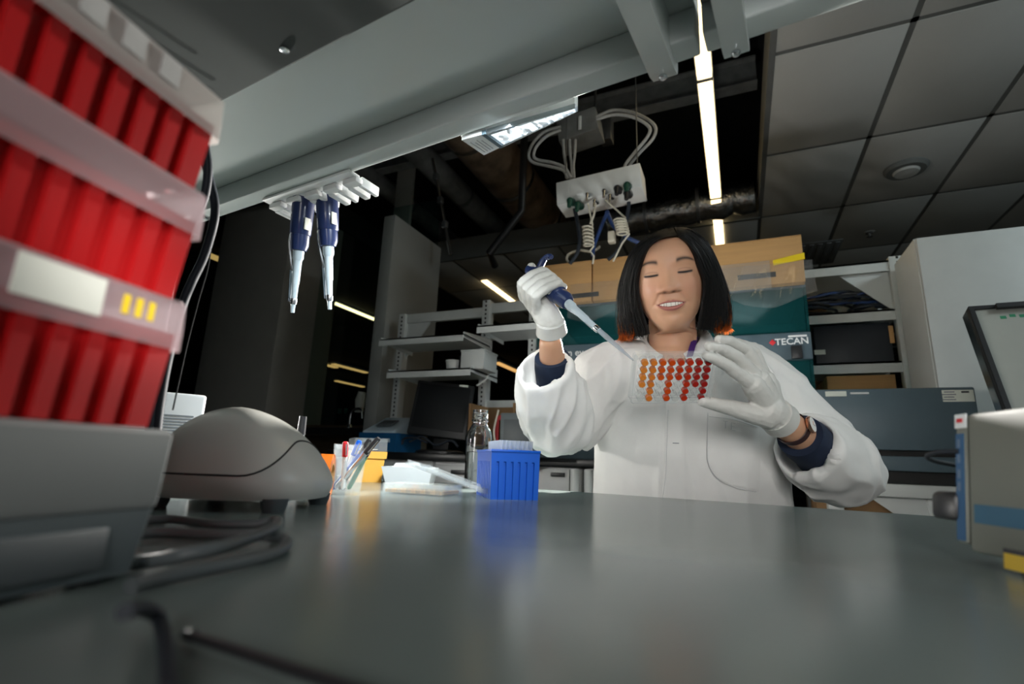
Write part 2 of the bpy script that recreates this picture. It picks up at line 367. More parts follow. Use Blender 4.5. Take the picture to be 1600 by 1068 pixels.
# smoke detector and air diffuser
p = PZ(1415, 262, ZT)
r = thing('smoke_detector', 'round white smoke detector disc on a grey ceiling tile', 'smoke detector', (p.x, p.y, ZT))
MB().lathe([(.13, 0), (.13, -.012), (.115, -.03), (.0, -.034)], 32).build('base', 'wall_paint', r, local=True)
MB().lathe([(.08, -.03), (.07, -.045), (0, -.05)], 32).build('cap', 'tile', r, local=True)
p = PZ(1262, 388, ZT)
r = thing('air_vent', 'dark slotted air vent in the ceiling above the cardboard box', 'air vent', (p.x + .05, p.y + .15, ZT))
MB().bb(-.22, .22, -.3, .3, -.012, 0, .004).build('frame', 'grid_rail', r, local=True)
for i in range(6): MB().bb(-.19 + .07 * i, -.15 + .07 * i, -.27, .27, -.02, -.012, .002).build('slat', 'duct_grey', r, local=True)
p = PZ(1358, 363, ZT)
r = thing('ceiling_sprinkler', 'tiny dark sprinkler head in a ceiling tile above the right shelves', 'sprinkler', (p.x, p.y, ZT))
MB().lathe([(.03, 0), (.03, -.008), (.01, -.01), (.01, -.04), (.025, -.042), (0, -.045)], 16).build('head', 'grid_rail', r, local=True)
MB().lathe([(.045, .001), (.045, -.003), (0, -.003)], 16).build('rose', 'tile', r, local=True)
# ducts, pipes and beams in the dark opening
def pipe(name, label, cat, pts, r_, m, n=20, bands=0, fit='steel'):
    t = thing(name, label, cat, Vector(pts[0]))
    MB().tube(pts, r_, n).build('pipe_run' if 'pipe' in name or 'conduit' in name else 'duct_run', m, t)
    a, b = Vector(pts[0]), Vector(pts[-1])
    for i in range(bands):
        c = a.lerp(b, (i + .5) / bands); d = (b - a).normalized() * .02
        MB().cyl(c - d, c + d, r_ * 1.04, n=n).build('band', fit, t)
    return t
a = PZ(735, 215, 3.45); b = PZ(895, 372, 3.45)
pipe('wrapped_duct', 'thick brown foil-wrapped duct running back through the open ceiling', 'duct', [Vector((a.x, a.y - 1.2, 3.5)), Vector((a.x + .05, b.y + .6, 3.5))], .22, 'duct_brown', 24, 5)
a = PZ(668, 260, 3.45)
pipe('grey_duct', 'slim grey duct running parallel, left of the brown foil-wrapped duct', 'duct', [Vector((a.x, a.y - 1.2, 3.5)), Vector((a.x, 5.8, 3.5))], .11, 'duct_grey', 20, 3, 'dark_steel')
a = PZ(640, 300, 3.45)
pipe('grey_pipe', 'dim grey pipe furthest left in the open ceiling above the grey column', 'pipe', [Vector((a.x - .35, a.y - 1.2, 3.6)), Vector((a.x - .35, 5.8, 3.6))], .09, 'duct_grey', 16, 3, 'dark_steel')
a = PY(950, 350, 4.2); b = PY(1178, 306, 4.2)
fp = [a.lerp(b, i / 14) + Vector((0, 0, .014 * math.sin(i * 2.2))) for i in range(15)]
t = thing('foil_duct', 'crinkled silver foil duct crossing behind the head and the ceiling light strip', 'duct', fp[0])
MB().tube(fp, [.13 + .012 * math.sin(i * 3.1) for i in range(15)], 24).build('duct_run', 'foil', t)
for i in (4, 9): MB().cyl(fp[i] - Vector((.012, 0, 0)), fp[i] + Vector((.012, 0, 0)), .148, n=24).build('band', 'dark_steel', t)
for i, (yy, zz, lab) in enumerate(((1.9, 3.55, 'nearest dark steel joist in the open ceiling'), (2.75, 3.6, 'second nearest dark steel joist in the open ceiling'), (3.5, 3.62, 'dark steel joist before the foil duct in the open ceiling'))):
    m = MB(); m.bb(-3.2, .26, yy - .05, yy + .05, zz, zz + .012); m.bb(-3.2, .26, yy - .005, yy + .005, zz, zz + .2); m.bb(-3.2, .26, yy - .05, yy + .05, zz + .2, zz + .212)
    mesh_thing('ceiling_joist', m, 'duct_grey', lab, 'joist')
a = PY(676, 248, 3.0); b = PY(704, 398, 3.0)
t = thing('hanging_strut', 'bright slotted steel strut hanging from the ceiling beside the grey column', 'strut', b)
MB().tube([a, b], .013, 8).build('rod', 'steel', t)
for k in (.2, .45, .7): q = a.lerp(b, k); MB().box(q, (.04, .04, .05), .004).build('clamp', 'dark_steel', t)
a = PY(815, 330, 3.3); b = PY(765, 395, 3.3)
pipe('black_pipe', 'black pipe sloping down in front of the ducts', 'pipe', [Vector((a.x, a.y, 4.1)), a, b, b + Vector((-.05, .2, -.02))], .03, 'black_plastic', 12)
# suspended white service panel with its cables
c0, c1 = PY(872, 306, 2.4), PY(1003, 283, 2.4)
cz = (PY(938, 292, 2.4).z)
PXC = (c0.x + c1.x) / 2; PW = c1.x - c0.x
sp = thing('service_panel', 'white power and gas panel box hanging from the open ceiling', 'service panel', (PXC, 2.4, cz))
SPR = Matrix.Rotation(math.radians(-3), 3, 'Y')
MB().box((PXC, 2.45, cz), (PW, .16, .135), .004, SPR).build('body', 'white_plastic', sp)
for k, (px, py, mm, s) in enumerate([(893, 312, 'green_plastic', .03), (905, 318, 'green_plastic', .03), (920, 302, 'steel', .018), (931, 312, 'steel', .016), (946, 297, 'steel', .02), (955, 304, 'steel', .018), (966, 293, 'black_plastic', .03), (981, 288, 'green_plastic', .03), (981, 300, 'black_plastic', .03)]):
    q = PY(px, py, 2.36)
    m = MB(); m.cyl(q + Vector((0, .03, 0)), q + Vector((0, -.03, -.02)), s * .7, s * .6, 12); m.cyl(q + Vector((0, -.028, -.018)), q + Vector((0, -.04, -.06)), s * .5, s * .35, 10)
    m.build('plug' if k not in (2, 3, 4, 5) else 'valve', mm, sp)
MB().box(PY(906, 303, 2.365), (.035, .004, .012), .001).build('label_plate', 'bright_white', sp)
for px in (884, 996):
    q = PY(px, 270, 2.45); MB().cyl(q, (q.x, q.y, 4.1), .003, n=8).build('suspension_rod', 'dark_steel', sp)
jc = PY(907, 206, 2.6)
jb = thing('junction_box', 'grey metal junction box above the hanging white panel', 'junction box', jc)
MB().box(jc, (.24, .16, .15), .006, Matrix.Rotation(math.radians(-8), 3, 'Y')).build('body', 'duct_grey', jb)
MB().box(jc + Vector((.02, -.083, 0)), (.018, .006, .09), .002).build('label_plate', 'bright_white', jb)
MB().cyl(jc + Vector((-.07, 0, .06)), (jc.x - .07, jc.y, 4.1), .008, n=8).build('suspension_rod', 'dark_steel', jb)
MB().cyl(jc + Vector((.09, 0, .06)), (jc.x + .09, jc.y, 4.1), .008, n=8).build('suspension_rod', 'dark_steel', jb)
jq = PY(948, 205, 2.75); MB().box(jq, (.07, .08, .16), .005).build('side_bracket', 'dark_steel', jb)
def cable(name, label, pts, r_, m, n=8, k=8, cat='cable', group=None):
    return mesh_thing(name, MB().tube(smoothpath(pts, k), r_, n), m, label, cat, group=group)
def pc(l, y): return [PY(a, b, y if len(q) == 2 else q[2]) for q in l for a, b in [q[:2]]]
cable('conduit', 'outer grey conduit looping from junction box over to the panel right end', pc([(932, 182), (960, 172), (995, 178), (1022, 195), (1021, 215), (1000, 238), (985, 256), (984, 262)], 2.5), .009, 'conduit')
cable('conduit', 'inner grey conduit looping from junction box over to the panel right end', pc([(932, 186), (962, 179), (992, 184), (1014, 198), (1012, 213), (992, 238), (978, 256), (976, 264)], 2.46), .009, 'conduit')
cable('conduit', 'outer grey conduit looping left of the junction box', pc([(876, 198), (850, 206), (832, 225), (826, 243), (834, 254), (860, 260), (880, 266), (887, 278)], 2.5), .009, 'conduit')
cable('conduit', 'inner grey conduit looping left of the junction box', pc([(876, 203), (855, 212), (838, 229), (834, 244), (842, 250), (864, 254), (882, 262), (892, 278)], 2.46), .009, 'conduit')
for k, (a, b, lab) in enumerate(((880, 884, 'left'), (890, 893, 'middle'), (899, 896, 'right'))):
    cable('conduit', 'short straight conduit between junction box and panel, %s of three' % lab, pc([(a, 218), (a + (b - a) * .3, 240), (b, 258), (b + 1, 278)], 2.52), .008, 'conduit')
def coil(label, top, mid0, mid1, end, y, turns, rad, m):
    a, b = PY(*mid0, y), PY(*mid1, y); pts = pc([top], y)
    n = turns * 10
    for i in range(n + 1):
        f = i / n; c = a.lerp(b, f); an = 2 * PI * turns * f
        pts.append(c + Vector((math.cos(an), math.sin(an), 0)) * rad)
    pts += pc(end, y)
    return mesh_thing('coiled_cord', MB().tube(pts, .0048, 6), m, label, 'cord')
coil('cream coiled cord hanging under the white panel, left one', (919, 318), (918, 352), (920, 385), [(922, 392), (928, 400), (926, 412)], 2.36, 6, .026, 'pale_cable')
coil('cream coiled cord hanging under the white panel, nearest the dark hair', (946, 312), (968, 342), (974, 366), [(972, 380), (966, 392), (958, 408)], 2.36, 6, .03, 'pale_cable')
cable('hose', 'thin cream tube dropping straight from the panel into the left coil', pc([(931, 316), (928, 335), (922, 350)], 2.36), .006, 'pale_cable')
cable('hose', 'cream hose curled on top of the cardboard box', pc([(938, 385), (925, 393), (906, 391), (889, 397), (886, 407), (896, 414)], 2.7), .008, 'pale_cable')
cable('power_cable', 'blue cable hanging from the panel down behind the coils', pc([(950, 330), (943, 345), (935, 365), (928, 385), (926, 400)], 2.45), .010, 'blue_cable')
cable('power_cable', 'dark blue cable sweeping from the panel towards the dark hair', pc([(948, 330), (958, 352), (975, 368), (1000, 380), (1015, 388)], 2.5), .011, 'blue_cable')
cable('power_cable', 'black cable hanging from the green plug beside the left coil', pc([(897, 322), (903, 350), (906, 372), (902, 395), (890, 412)], 2.45), .011, 'black_cable')
cable('power_cable', 'black cable hanging from the right plug of the panel', pc([(981, 305), (982, 325), (972, 375), (962, 395), (950, 406)], 2.5), .010, 'black_cable')
mesh_thing('plug_block', MB().box(PY(956, 371, 2.4), (.035, .04, .06), .006), 'pale_cable', 'small cream plug block beside the right coiled cord', 'plug')
# ================================================================== BACK COUNTER, SHELVES AND THE LAB MACHINES
CT = 1.0
mesh_thing('worktop', MB().bb(xb + .01, -1.06, 2.2, 2.85, CT - .035, CT, .004), 'black_top', 'black worktop of the back counter under the dark monitor', 'worktop')
x = xb + .012; wds = [.52]
edges = [xb + .012, -1.40, -1.062]
for i, lab in enumerate(('white drawer cabinet under the black worktop, beside the grey column', 'white drawer cabinet under the black worktop, right of the other one')):
    a, b = edges[i] + .008, edges[i + 1] - .008
    r = thing('base_cabinet', lab, 'cabinet', ((a + b) / 2, 2.5, 0))
    MB().bb(a, b, 2.25, 2.82, .08, CT - .036, .004).build('body', 'cabinet_white', r)
    MB().bb(a, b, 2.3, 2.8, 0, .08).build('plinth', 'black_plastic', r)
    for z0, z1 in ((.78, .945), (.60, .77), (.10, .59)):
        d = MB().bb(a + .01, b - .01, 2.228, 2.25, z0, z1, .003).build('drawer_front' if z0 > .5 else 'door', 'cabinet_white', r)
        MB().bb((a + b) / 2 - .05, (a + b) / 2 + .05, 2.212, 2.228, z1 - .04, z1 - .02, .003).build('handle', 'black_plastic', d)
# cabinets right of the first ones, seen beside the blue tip box
for i, (a, b, lab) in enumerate(((-1.02, -.72, 'white drawer cabinet beside the robot table, left one'), (-.70, -.40, 'white drawer cabinet beside the robot table, partly behind the white coat'))):
    r = thing('base_cabinet', lab, 'cabinet', ((a + b) / 2, 2.5, 0))
    MB().bb(a, b, 2.5, 3.15, .08, .955, .012).build('body', 'cabinet_white', r)
    for z0, z1 in ((.80, .945), (.64, .79), (.10, .63)):
        d = MB().bb(a + .05, b - .05, 2.478, 2.5, z0, z1, .003).build('drawer_front' if z0 > .5 else 'door', 'cabinet_white', r)
        MB().bb(b - .14, b - .07, 2.462, 2.478, z1 - .035, z1 - .015, .003).build('handle', 'black_plastic', d)
    MB().cyl((a + .025, 2.49, .0), (a + .025, 2.49, .95), .022, n=14).build('post', 'white_metal', r)
    MB().cyl((b - .025, 2.49, .0), (b - .025, 2.49, .95), .022, n=14).build('post', 'white_metal', r)
mesh_thing('worktop', MB().bb(-1.05, .36, 2.45, 3.32, .962, .997, .004), 'black_top', 'black worktop carrying the teal liquid handling robot', 'worktop')
# shelving left
YU = 2.65; ul, um = PY(633, 492, YU), PY(763, 478, YU)
fr = thing('shelving_unit', 'pale slotted shelving frame beside the grey column', 'shelving', ((ul.x + um.x) / 2, YU, CT))
def upright(x, y, z0, z1, par, w_=.05):
    u = MB().bb(x - w_ / 2, x + w_ / 2, y - .03, y + .03, z0, z1, .003).build('upright', 'white_metal', par)
    m = MB(); n = int((z1 - z0) / .026)
    for k in range(n): m.bb(x - .005, x + .005, y - .0312, y - .029, z0 + .012 + k * .026, z0 + .024 + k * .026)
    m.build('slot_holes', 'seam_black', u); return u
upright(ul.x, YU, CT, ul.z, fr); upright(um.x, YU, CT, um.z + .03, fr)
ur = -1.04; upright(ur, YU, CT, um.z + .05, fr)
MB().bb(ul.x, um.x, YU - .01, YU + .02, ul.z - .06, ul.z, .003).build('cross_beam', 'white_metal', fr)
MB().bb(um.x, ur, YU - .01, YU + .02, ul.z - .04, ul.z + .02, .003).build('cross_beam', 'white_metal', fr)
MB().bb(um.x, ur, YU - .01, YU + .02, 1.67, 1.73, .003).build('cross_beam', 'white_metal', fr)
MB().bb(um.x, ur, YU - .01, YU + .02, 1.25, 1.31, .003).build('cross_beam', 'white_metal', fr)
MB().poly([(ul.x + .02, YU, ul.z - .06), (ul.x + .20, YU, ul.z - .06), (ul.x + .02, YU, ul.z - .30)], (0, .01, 0)).build('gusset', 'white_metal', fr)
def wshelf(label, pl, pr, y, yb=2.63, th=.04):
    a, b = PY(*pl, y), PY(*pr, y); z = (a.z + b.z) / 2
    r = thing('wall_shelf', label, 'shelf', ((a.x + b.x) / 2, yb, z))
    m = MB(); m.bb(a.x, b.x, y, yb, z - .008, z); m.bb(a.x, b.x, y, y + .006, z - th, z); m.build('board', 'white_metal', r)
    for xx in (a.x, b.x - .006):
        MB().poly([(xx, y + .01, z + .012), (xx, yb, z + .045), (xx, yb, z - .03), (xx, y + .01, z - .02)], (.006, 0, 0)).build('bracket', 'white_metal', r)
    return z
z1 = wshelf('upper metal shelf left of the raised hand, beside the grey column', (592, 534), (724, 516), 2.3)
z2 = wshelf('lower metal shelf directly above the dark monitor', (604, 584), (735, 569), 2.3)
z3 = wshelf('metal shelf just left of the raised gloved hand', (745, 511), (850, 498), 2.3)
for px, py, s, mm, lab in ((709, 562, (.09, .09, .065), 'white_plastic', 'small white tub on the lower metal shelf'), (748, 575, (.14, .16, .10), 'white_metal', 'pale box at the right end of the lower metal shelf'), (730, 566, (.05, .1, .075), 'black_plastic', 'small black box on the lower metal shelf')):
    q = PY(px, py, 2.42)
    m = MB()
    if s[0] == .09: m.lathe([(.036, 0), (.042, .055), (.045, .057), (.045, .066), (0, .068)], 20, (q.x, q.y, z2))
    else: m.box((q.x, q.y, z2 + s[2] / 2), s, .005); m.box((q.x, q.y, z2 + s[2]), (s[0] * 1.03, s[1] * 1.03, .012), .003)
    mesh_thing('storage_tub' if s[0] == .09 else 'storage_box', m, mm, lab, 'tub' if s[0] == .09 else 'box')
# monitor
q = PY(690, 640, 2.4)
mn = thing('monitor', 'black flat computer monitor standing on the back counter', 'monitor', (q.x, q.y, CT), math.radians(18))
RT = Matrix.Rotation(math.radians(5), 3, 'Y') @ Matrix.Rotation(math.radians(-10), 3, 'X')
zc = q.z - CT
MB().box((0, 0, zc), (.32, .03, .30), .006, RT).build('bezel', 'black_plastic', mn, local=True)
MB().box(Vector((0, 0, zc)) + RT @ Vector((0, -.0155, .01)), (.285, .003, .245), .001, RT).build('screen', 'screen_black', mn, local=True)
MB().box(Vector((0, 0, zc)) + RT @ Vector((.10, -.0165, .143)), (.05, .002, .012), .001, RT).build('sticker', 'sticker', mn, local=True)
m = MB(); m.box((0, .05, .13), (.09, .04, .22), .01); m.build('stand_neck', 'black_plastic', mn, local=True)
MB().lathe([(.13, 0), (.13, .012), (.10, .02), (0, .022)], 28, (0, .03, 0)).build('stand_base', 'black_plastic', mn, local=True)
# blue benchtop instrument left of monitor
q = PY(618, 690, 2.42)
bi = thing('benchtop_instrument', 'blue benchtop instrument with a sloped pale panel left of the monitor', 'instrument', (q.x, q.y, CT))
MB().poly([(-.16, -.12, 0), (.09, -.12, 0), (.09, -.12, .10), (-.16, -.12, .10)], (0, .24, 0)).build('body', 'device_blue', bi, local=True)
MB().poly([(-.15, -.13, .05), (-.15, .1, .05), (-.15, .1, .20), (-.15, -.10, .11)], (.20, 0, 0)).build('panel', 'pale_blue_plastic', bi, local=True)
MB().box((-.05, -.02, .16), (.10, .08, .006), .002, Matrix.Rotation(math.radians(24), 3, 'X')).build('display', 'device_dark', bi, local=True)
# items between monitor and robot
q = PY(792, 668, 2.55)
cr = thing('crate', 'brown open crate with a red frame behind the glass bottle', 'crate', (q.x, q.y, CT))
MB().bb(-.13, .13, .0, .012, 0, .26).build('back_panel', 'cardboard_dark', cr, local=True)
MB().bb(-.13, -.118, -.2, 0, 0, .26).build('side_panel', 'cardboard_dark', cr, local=True); MB().bb(.118, .13, -.2, 0, 0, .26).build('side_panel', 'cardboard_dark', cr, local=True)
MB().bb(-.118, .118, -.2, 0, 0, .012).build('bottom_panel', 'cardboard_dark', cr, local=True)
m = MB(); m.bb(-.06, .10, -.02, -.01, .19, .215); m.bb(-.06, -.04, -.02, -.01, .06, .19); m.build('red_frame', 'red_print', cr, local=True)
q = PY(806, 682, 2.32)
pcx = thing('computer_case', 'dark grey computer case standing behind the blue tip box', 'computer', (q.x, q.y, CT))
MB().bb(-.05, .13, -.08, .12, 0, .20, .006).build('case', 'device_grey', pcx, local=True); MB().bb(-.03, .11, -.083, -.08, .03, .17, .002).build('front_panel', 'device_dark', pcx, local=True)
cable('power_cable', 'pale cable hanging in a loop left of the computer case', pc([(779, 640), (772, 672), (776, 694), (788, 702)], 2.25), .005, 'pale_cable')
for k, (l, lab) in enumerate((([(640, 690), (660, 682), (680, 695), (705, 688), (716, 698)], 'black tangled cable on the counter under the monitor'), ([(628, 694), (632, 685), (650, 684), (668, 692)], 'black cable looping beside the blue instrument'), ([(745, 602), (758, 594), (764, 585)], 'white cable rising behind the top corner of the monitor'))):
    cable('power_cable', lab, pc(l, 2.3 if k < 2 else 2.5), .006, 'black_cable' if k < 2 else 'white_plastic')
# faucet and glove on the glass
q = PY(546, 664, 3.1)
fc = thing('faucet', 'chrome gooseneck faucet in front of the dark window', 'faucet', (q.x, 3.1, SILL - .04))
sh = SILL - .04
MB().tube(smoothpath([(0, 0, 0), (0, 0, .10), (.02, 0, .14), (.06, 0, .155), (.10, 0, .14), (.115, 0, .08)], 6), .009, 10).build('spout', 'steel', fc, local=True)
MB().lathe([(.024, 0), (.02, .03), (.012, .04)], 16).build('base', 'steel', fc, local=True)
mesh_thing('side_counter', MB().bb(-3.3, xa - .02, 2.9, 3.23, SILL - .09, SILL - .04, .004), 'black_top', 'dark ledge below the glass carrying the chrome faucet', 'counter')
g = MB(); ga = lambda a, b: PY(a, b, 3.2)
g.tube([ga(562, 637), ga(563, 625), ga(566, 612)], [.035, .04, .03], 10)
for dx, dy in ((-6, 8), (-2, 10), (2, 9), (5, 7)): g.tube([ga(562 + dx * .5, 632), ga(561 + dx, 640 + dy * .4)], [.013, .010], 8)
mesh_thing('rubber_glove', g, 'sticker', 'pale green rubber glove hanging in front of the dark window', 'glove')
for k, (px, lab) in enumerate(((531, 'left'), (540, 'right'))):
    q = PY(px, 642, 3.26); mesh_thing('indicator_sign', MB().box(q, (.035, .006, .04), .002), 'green_plastic', 'small dark green sign on the glass, %s of two' % lab, 'sign')
# ---- liquid handling robot
RX0, RX1, RY = -1.0, PY(1268, 540, 2.6).x, 2.6
HB, HT = PY(1262, 562, 2.6).z, PY(1262, 519, 2.6).z
TT = PY(1258, 448, 2.6).z
rb = thing('laboratory_robot', 'large liquid handling robot with teal see-through covers behind the person', 'robot', ((RX0 + RX1) / 2, RY, .997))
MB().bb(RX0, RX1, 3.28, 3.30, .997, TT).build('back_panel', 'device_white', rb)
MB().bb(RX0, RX1, RY, 3.30, .997, 1.09, .006).build('deck', 'slate', rb)
MB().bb(RX0, RX1, RY - .02, RY + .05, HB, HT, .006).build('header_bar', 'slate', rb)
MB().bb(RX0, RX0 + .012, RY, 3.28, 1.09, TT).build('side_cover', 'teal_acrylic', rb)
MB().bb(RX1 - .012, RX1, RY, 3.28, 1.09, TT).build('side_cover', 'teal_acrylic', rb)
MB().bb(RX0 + .014, RX1 - .014, RY, RY + .008, 1.09, HB).build('front_cover', 'teal_acrylic', rb)
MB().bb(RX0 + .014, RX1 - .014, RY + .0, RY + .008, HT, TT - .002).build('upper_cover', 'teal_acrylic', rb)
MB().bb(RX0, RX1, RY, 3.28, TT, TT + .012, .003).build('top_cover', 'slate', rb)
MB().bb(RX0 + .02, RX1 - .02, 2.9, 2.98, 1.62, 1.72, .005).build('gantry_rail', 'slate', rb)
MB().bb(RX0 + .02, RX1 - .02, 3.1, 3.16, 1.25, 1.31, .005).build('rear_rail', 'pale_blue_plastic', rb)
for xx in (RX0 + .25, RX1 - .4): MB().bb(xx, xx + .09, 2.78, 2.95, 1.30, 1.66, .006).build('arm', 'device_white', rb)
for k in range(5): MB().bb(RX1 - .6 + k * .12, RX1 - .5 + k * .12, 2.68, 2.82, 1.09, 1.15, .004).build('deck_rack', 'device_white' if k % 2 else 'device_dark', rb)
q = PY(1245, 550, RY - .03); MB().box(q, (.045, .02, .06), .004).build('latch', 'black_plastic', rb)
q = PY(1246, 524.5, RY - .021); MB().box(q, (.075, .003, .009), .001).build('asset_sticker', 'bright_white', rb)
rl = world_loc(rb)
q = PY(1211, 539, RY - .0215) - rl
lettering('brand_lettering', 'TECAN', .042, 'bright_white', rb, frame_mx(q, (1, 0, 0.01), (0, 0, 1)), bold=.0008)
q = PY(1207, 535, RY - .022); m = MB(); m.box(q, (.021, .003, .021), .001, Matrix.Rotation(PI / 4, 3, 'Y')); m.build('brand_mark', 'red_print', rb)
q = PY(845, 558, RY - .0215) - rl
lettering('model_lettering', 'freedom evo', .052, 'white_plastic', rb, frame_mx(q, (1, 0, 0.0), (0, 0, 1)), bold=.0010)
# cardboard boxes on the robot
def cbox(label, x0, x1, y0, y1, z0, z1, slot=None):
    r = thing('cardboard_box', label, 'box', ((x0 + x1) / 2, (y0 + y1) / 2, z0))
    MB().bb(x0, x1, y0, y1, z0, z1 - .004, .003).build('body', 'cardboard', r)
    a = (y0 + y1) / 2
    MB().bb(x0, x1, y0 - .002, a - .002, z1 - .004, z1, .001).build('flap', 'cardboard', r); MB().bb(x0, x1, a + .002, y1, z1 - .004, z1, .001).build('flap', 'cardboard', r)
    if slot: q = PY(*slot, y0 - .001); MB().box(q, (.165, .004, .026), .008).build('hand_hole', 'seam_black', r)
    return r
bz0 = TT + .013
XJ = PY(925, 440, 2.56).x
b1 = cbox('tall cardboard box with a yellow strap on the robot, right of the head', XJ + .004, PY(1257, 420, 2.56).x, 2.56, 3.1, bz0, PY(1254, 366, 2.56).z, (1182, 431))
b2 = cbox('plain cardboard box on the robot between the raised hand and the hair', -1.0, XJ - .004, 2.56, 3.1, bz0, PY(910, 408, 2.56).z, (912, 461))
a, b = PY(1208, 411, 2.557), PY(1257, 399, 2.557)
MB().poly([a + Vector((0, 0, -.012)), b + Vector((0, 0, -.018)), b + Vector((0, 0, .014)), a + Vector((0, 0, .014))], (0, -.003, 0)).build('yellow_strap', 'yellow_tape', b1)
MB().bb(PY(1110, 440, 2.55).x, PY(1205, 440, 2.55).x, 2.551, 2.554, PY(1150, 455, 2.55).z, PY(1150, 412, 2.55).z).build('packing_tape', 'clear_film', b1)
# plastic sheet over the robot's top edge
sh_ = []; x0_, x1_ = XJ - .12, RX1 + .03
for i in range(60):
    f = i / 59; x = x0_ + (x1_ - x0_) * f; row = []
    for j in range(12):
        g_ = j / 11; z = bz0 + .10 - .20 * g_ * (1 + .15 * math.sin(f * 17)); y = 2.552 - .05 * g_ - .012 * noise.noise(Vector((x * 9, z * 14, 1))) - .006 * math.sin(f * 60 + 4 * g_)
        row.append(Vector((x, min(y, 2.553), z)))
    sh_.append(row)
mesh_thing('plastic_sheet', MB().loft(sh_, False, False, closed=False), 'clear_film', 'wrinkled clear plastic sheet draped along the foot of the cardboard boxes', 'plastic sheet')
# ---- second machine on a white table, right
TB = PY(1430, 757, 2.3).z
x0, x1 = PY(1277, 640, 2.3).x, PY(1523, 606, 2.3).x
zt, zb, zs = PY(1400, 606, 2.3).z, PY(1400, 703, 2.3).z, PY(1400, 712, 2.3).z
mc = thing('lab_machine', 'wide slate blue machine with a flat front panel on the white table', 'machine', ((x0 + x1) / 2, 2.3, TB))
MB().bb(x0, x1, 2.3, 2.57, zb, zt, .006).build('front_panel', 'slate', mc)
MB().bb(x0, x1, 2.33, 2.57, zs, zb - .001).build('gap_strip', 'seam_black', mc)
MB().bb(x0, x1, 2.30, 2.57, TB + .045, zs, .005).build('lower_panel', 'slate', mc)
MB().bb(x0 + .01, x1 - .01, 2.33, 2.56, TB + .001, TB + .046).build('plinth', 'seam_black', mc)
for (c, s_) in (((1306, 615), (.07, .003, .020)), ((1343, 614), (.06, .003, .007)), ((1497, 618), (.09, .003, .042))):
    MB().box(PY(*c, 2.2985), s_, .001).build('paper_label', 'sticker' if s_[2] > .01 else 'white_plastic', mc)
for k in range(4): MB().box(PY(1483, 612 + k * 4, 2.2965), (.03 + .01 * (k % 2), .001, .004), 0).build('print_line', 'grey_print', mc)
MB().box(PY(1508, 612, 2.2965), (.022, .001, .006), 0).build('print_line', 'black_plastic', mc)
tb = thing('side_table', 'white steel table under the slate blue machine', 'table', ((x0 + x1) / 2 + .2, 2.5, 0))
MB().bb(x0 - .0, x1 + .03, 2.26, 2.575, TB - .045, TB, .005).build('tabletop', 'white_metal', tb)
lx = PY(1455, 780, 2.35).x
for xx in (x0 + .03, lx, x1 - .0):
    for yy in (2.32, 2.53): MB().bb(xx - .025, xx + .025, yy - .025, yy + .025, 0, TB - .045, .003).build('leg', 'white_metal', tb)
MB().poly([(lx - .026, 2.30, TB - .046), (lx - .20, 2.30, TB - .046), (lx - .026, 2.30, TB - .18)], (0, .006, 0)).build('gusset', 'white_metal', tb)
for k in (.03, .07, .11): MB().cyl((lx, 2.297, TB - .05 - k), (lx, 2.292, TB - .05 - k), .006, n=10).build('bolt', 'dark_steel', tb)
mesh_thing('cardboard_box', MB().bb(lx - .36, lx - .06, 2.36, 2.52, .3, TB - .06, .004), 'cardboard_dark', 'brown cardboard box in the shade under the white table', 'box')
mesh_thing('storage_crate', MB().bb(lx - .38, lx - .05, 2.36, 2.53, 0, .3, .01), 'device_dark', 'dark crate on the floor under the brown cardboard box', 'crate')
# ---- shelving right
y0 = 3.0
rs = thing('shelf_rack', 'pale slotted metal rack holding cables and a black box, right of the robot', 'shelving', (.6, y0, 0))
xr = PY(1405, 450, y0).x; xl = RX1 + .04
upright(xr, y0, 0, PY(1405, 402, y0).z, rs, .07); upright(xl, y0 + .5, 0, 2.06, rs); upright(xr, y0 + .5, 0, 2.05, rs)
def rshelf(py, h=.055):
    z = PY(1330, py, y0).z
    m = MB(); m.bb(xl, xr - .035, y0 - .02, y0 - .012, z - h, z); m.bb(xl, xr - .035, y0 - .02, y0 + .5, z - .01, z); m.build('shelf_board', 'white_metal', rs); return z
zA = rshelf(414); zB = rshelf(488); zC2 = rshelf(567)
MB().poly([(xr - .036, y0, zA - .055), (xr - .25, y0, zA - .055), (xr - .036, y0, zA - .26)], (0, .006, 0)).build('gusset', 'white_metal', rs)
MB().bb(xl, xr, y0 + .515, y0 + .525, .9, 2.05).build('rear_panel', 'cardboard_dark', rs)
random.seed(3)
for k in range(9):
    cxx = PY(1275 + k * 12, 478, 3.1).x; pts = []; rr = .05 + .05 * random.random(); ph = random.random() * 6
    for i in range(26):
        an = ph + i * .52; pts.append((cxx + rr * math.cos(an) * 1.5, 3.10 + .07 * math.sin(an), zB + .010 + .055 * (0.5 + .5 * math.sin(i * .25 + k)) + .055 * abs(math.sin(k * .35 + .3)) + .012 * random.random()))
    mesh_thing('cable_coil', MB().tube(smoothpath(pts, 4), .007, 6), ('black_cable', 'black_plastic', 'blue_cable', 'black_cable')[k % 4], ['leftmost coil in the heap of cables on the right rack', 'second coil from the left in the cable heap on the rack', 'blue coil in the left half of the cable heap', 'fourth coil from the left in the cable heap on the rack', 'middle coil of the cable heap on the right rack', 'sixth coil from the left in the cable heap on the rack', 'blue coil in the right half of the cable heap', 'eighth coil from the left in the cable heap on the rack', 'rightmost coil of the cable heap beside the rack upright'][k], 'cable')
q = PY(1332, 470, 3.16)
bm_ = MB()
ring = []
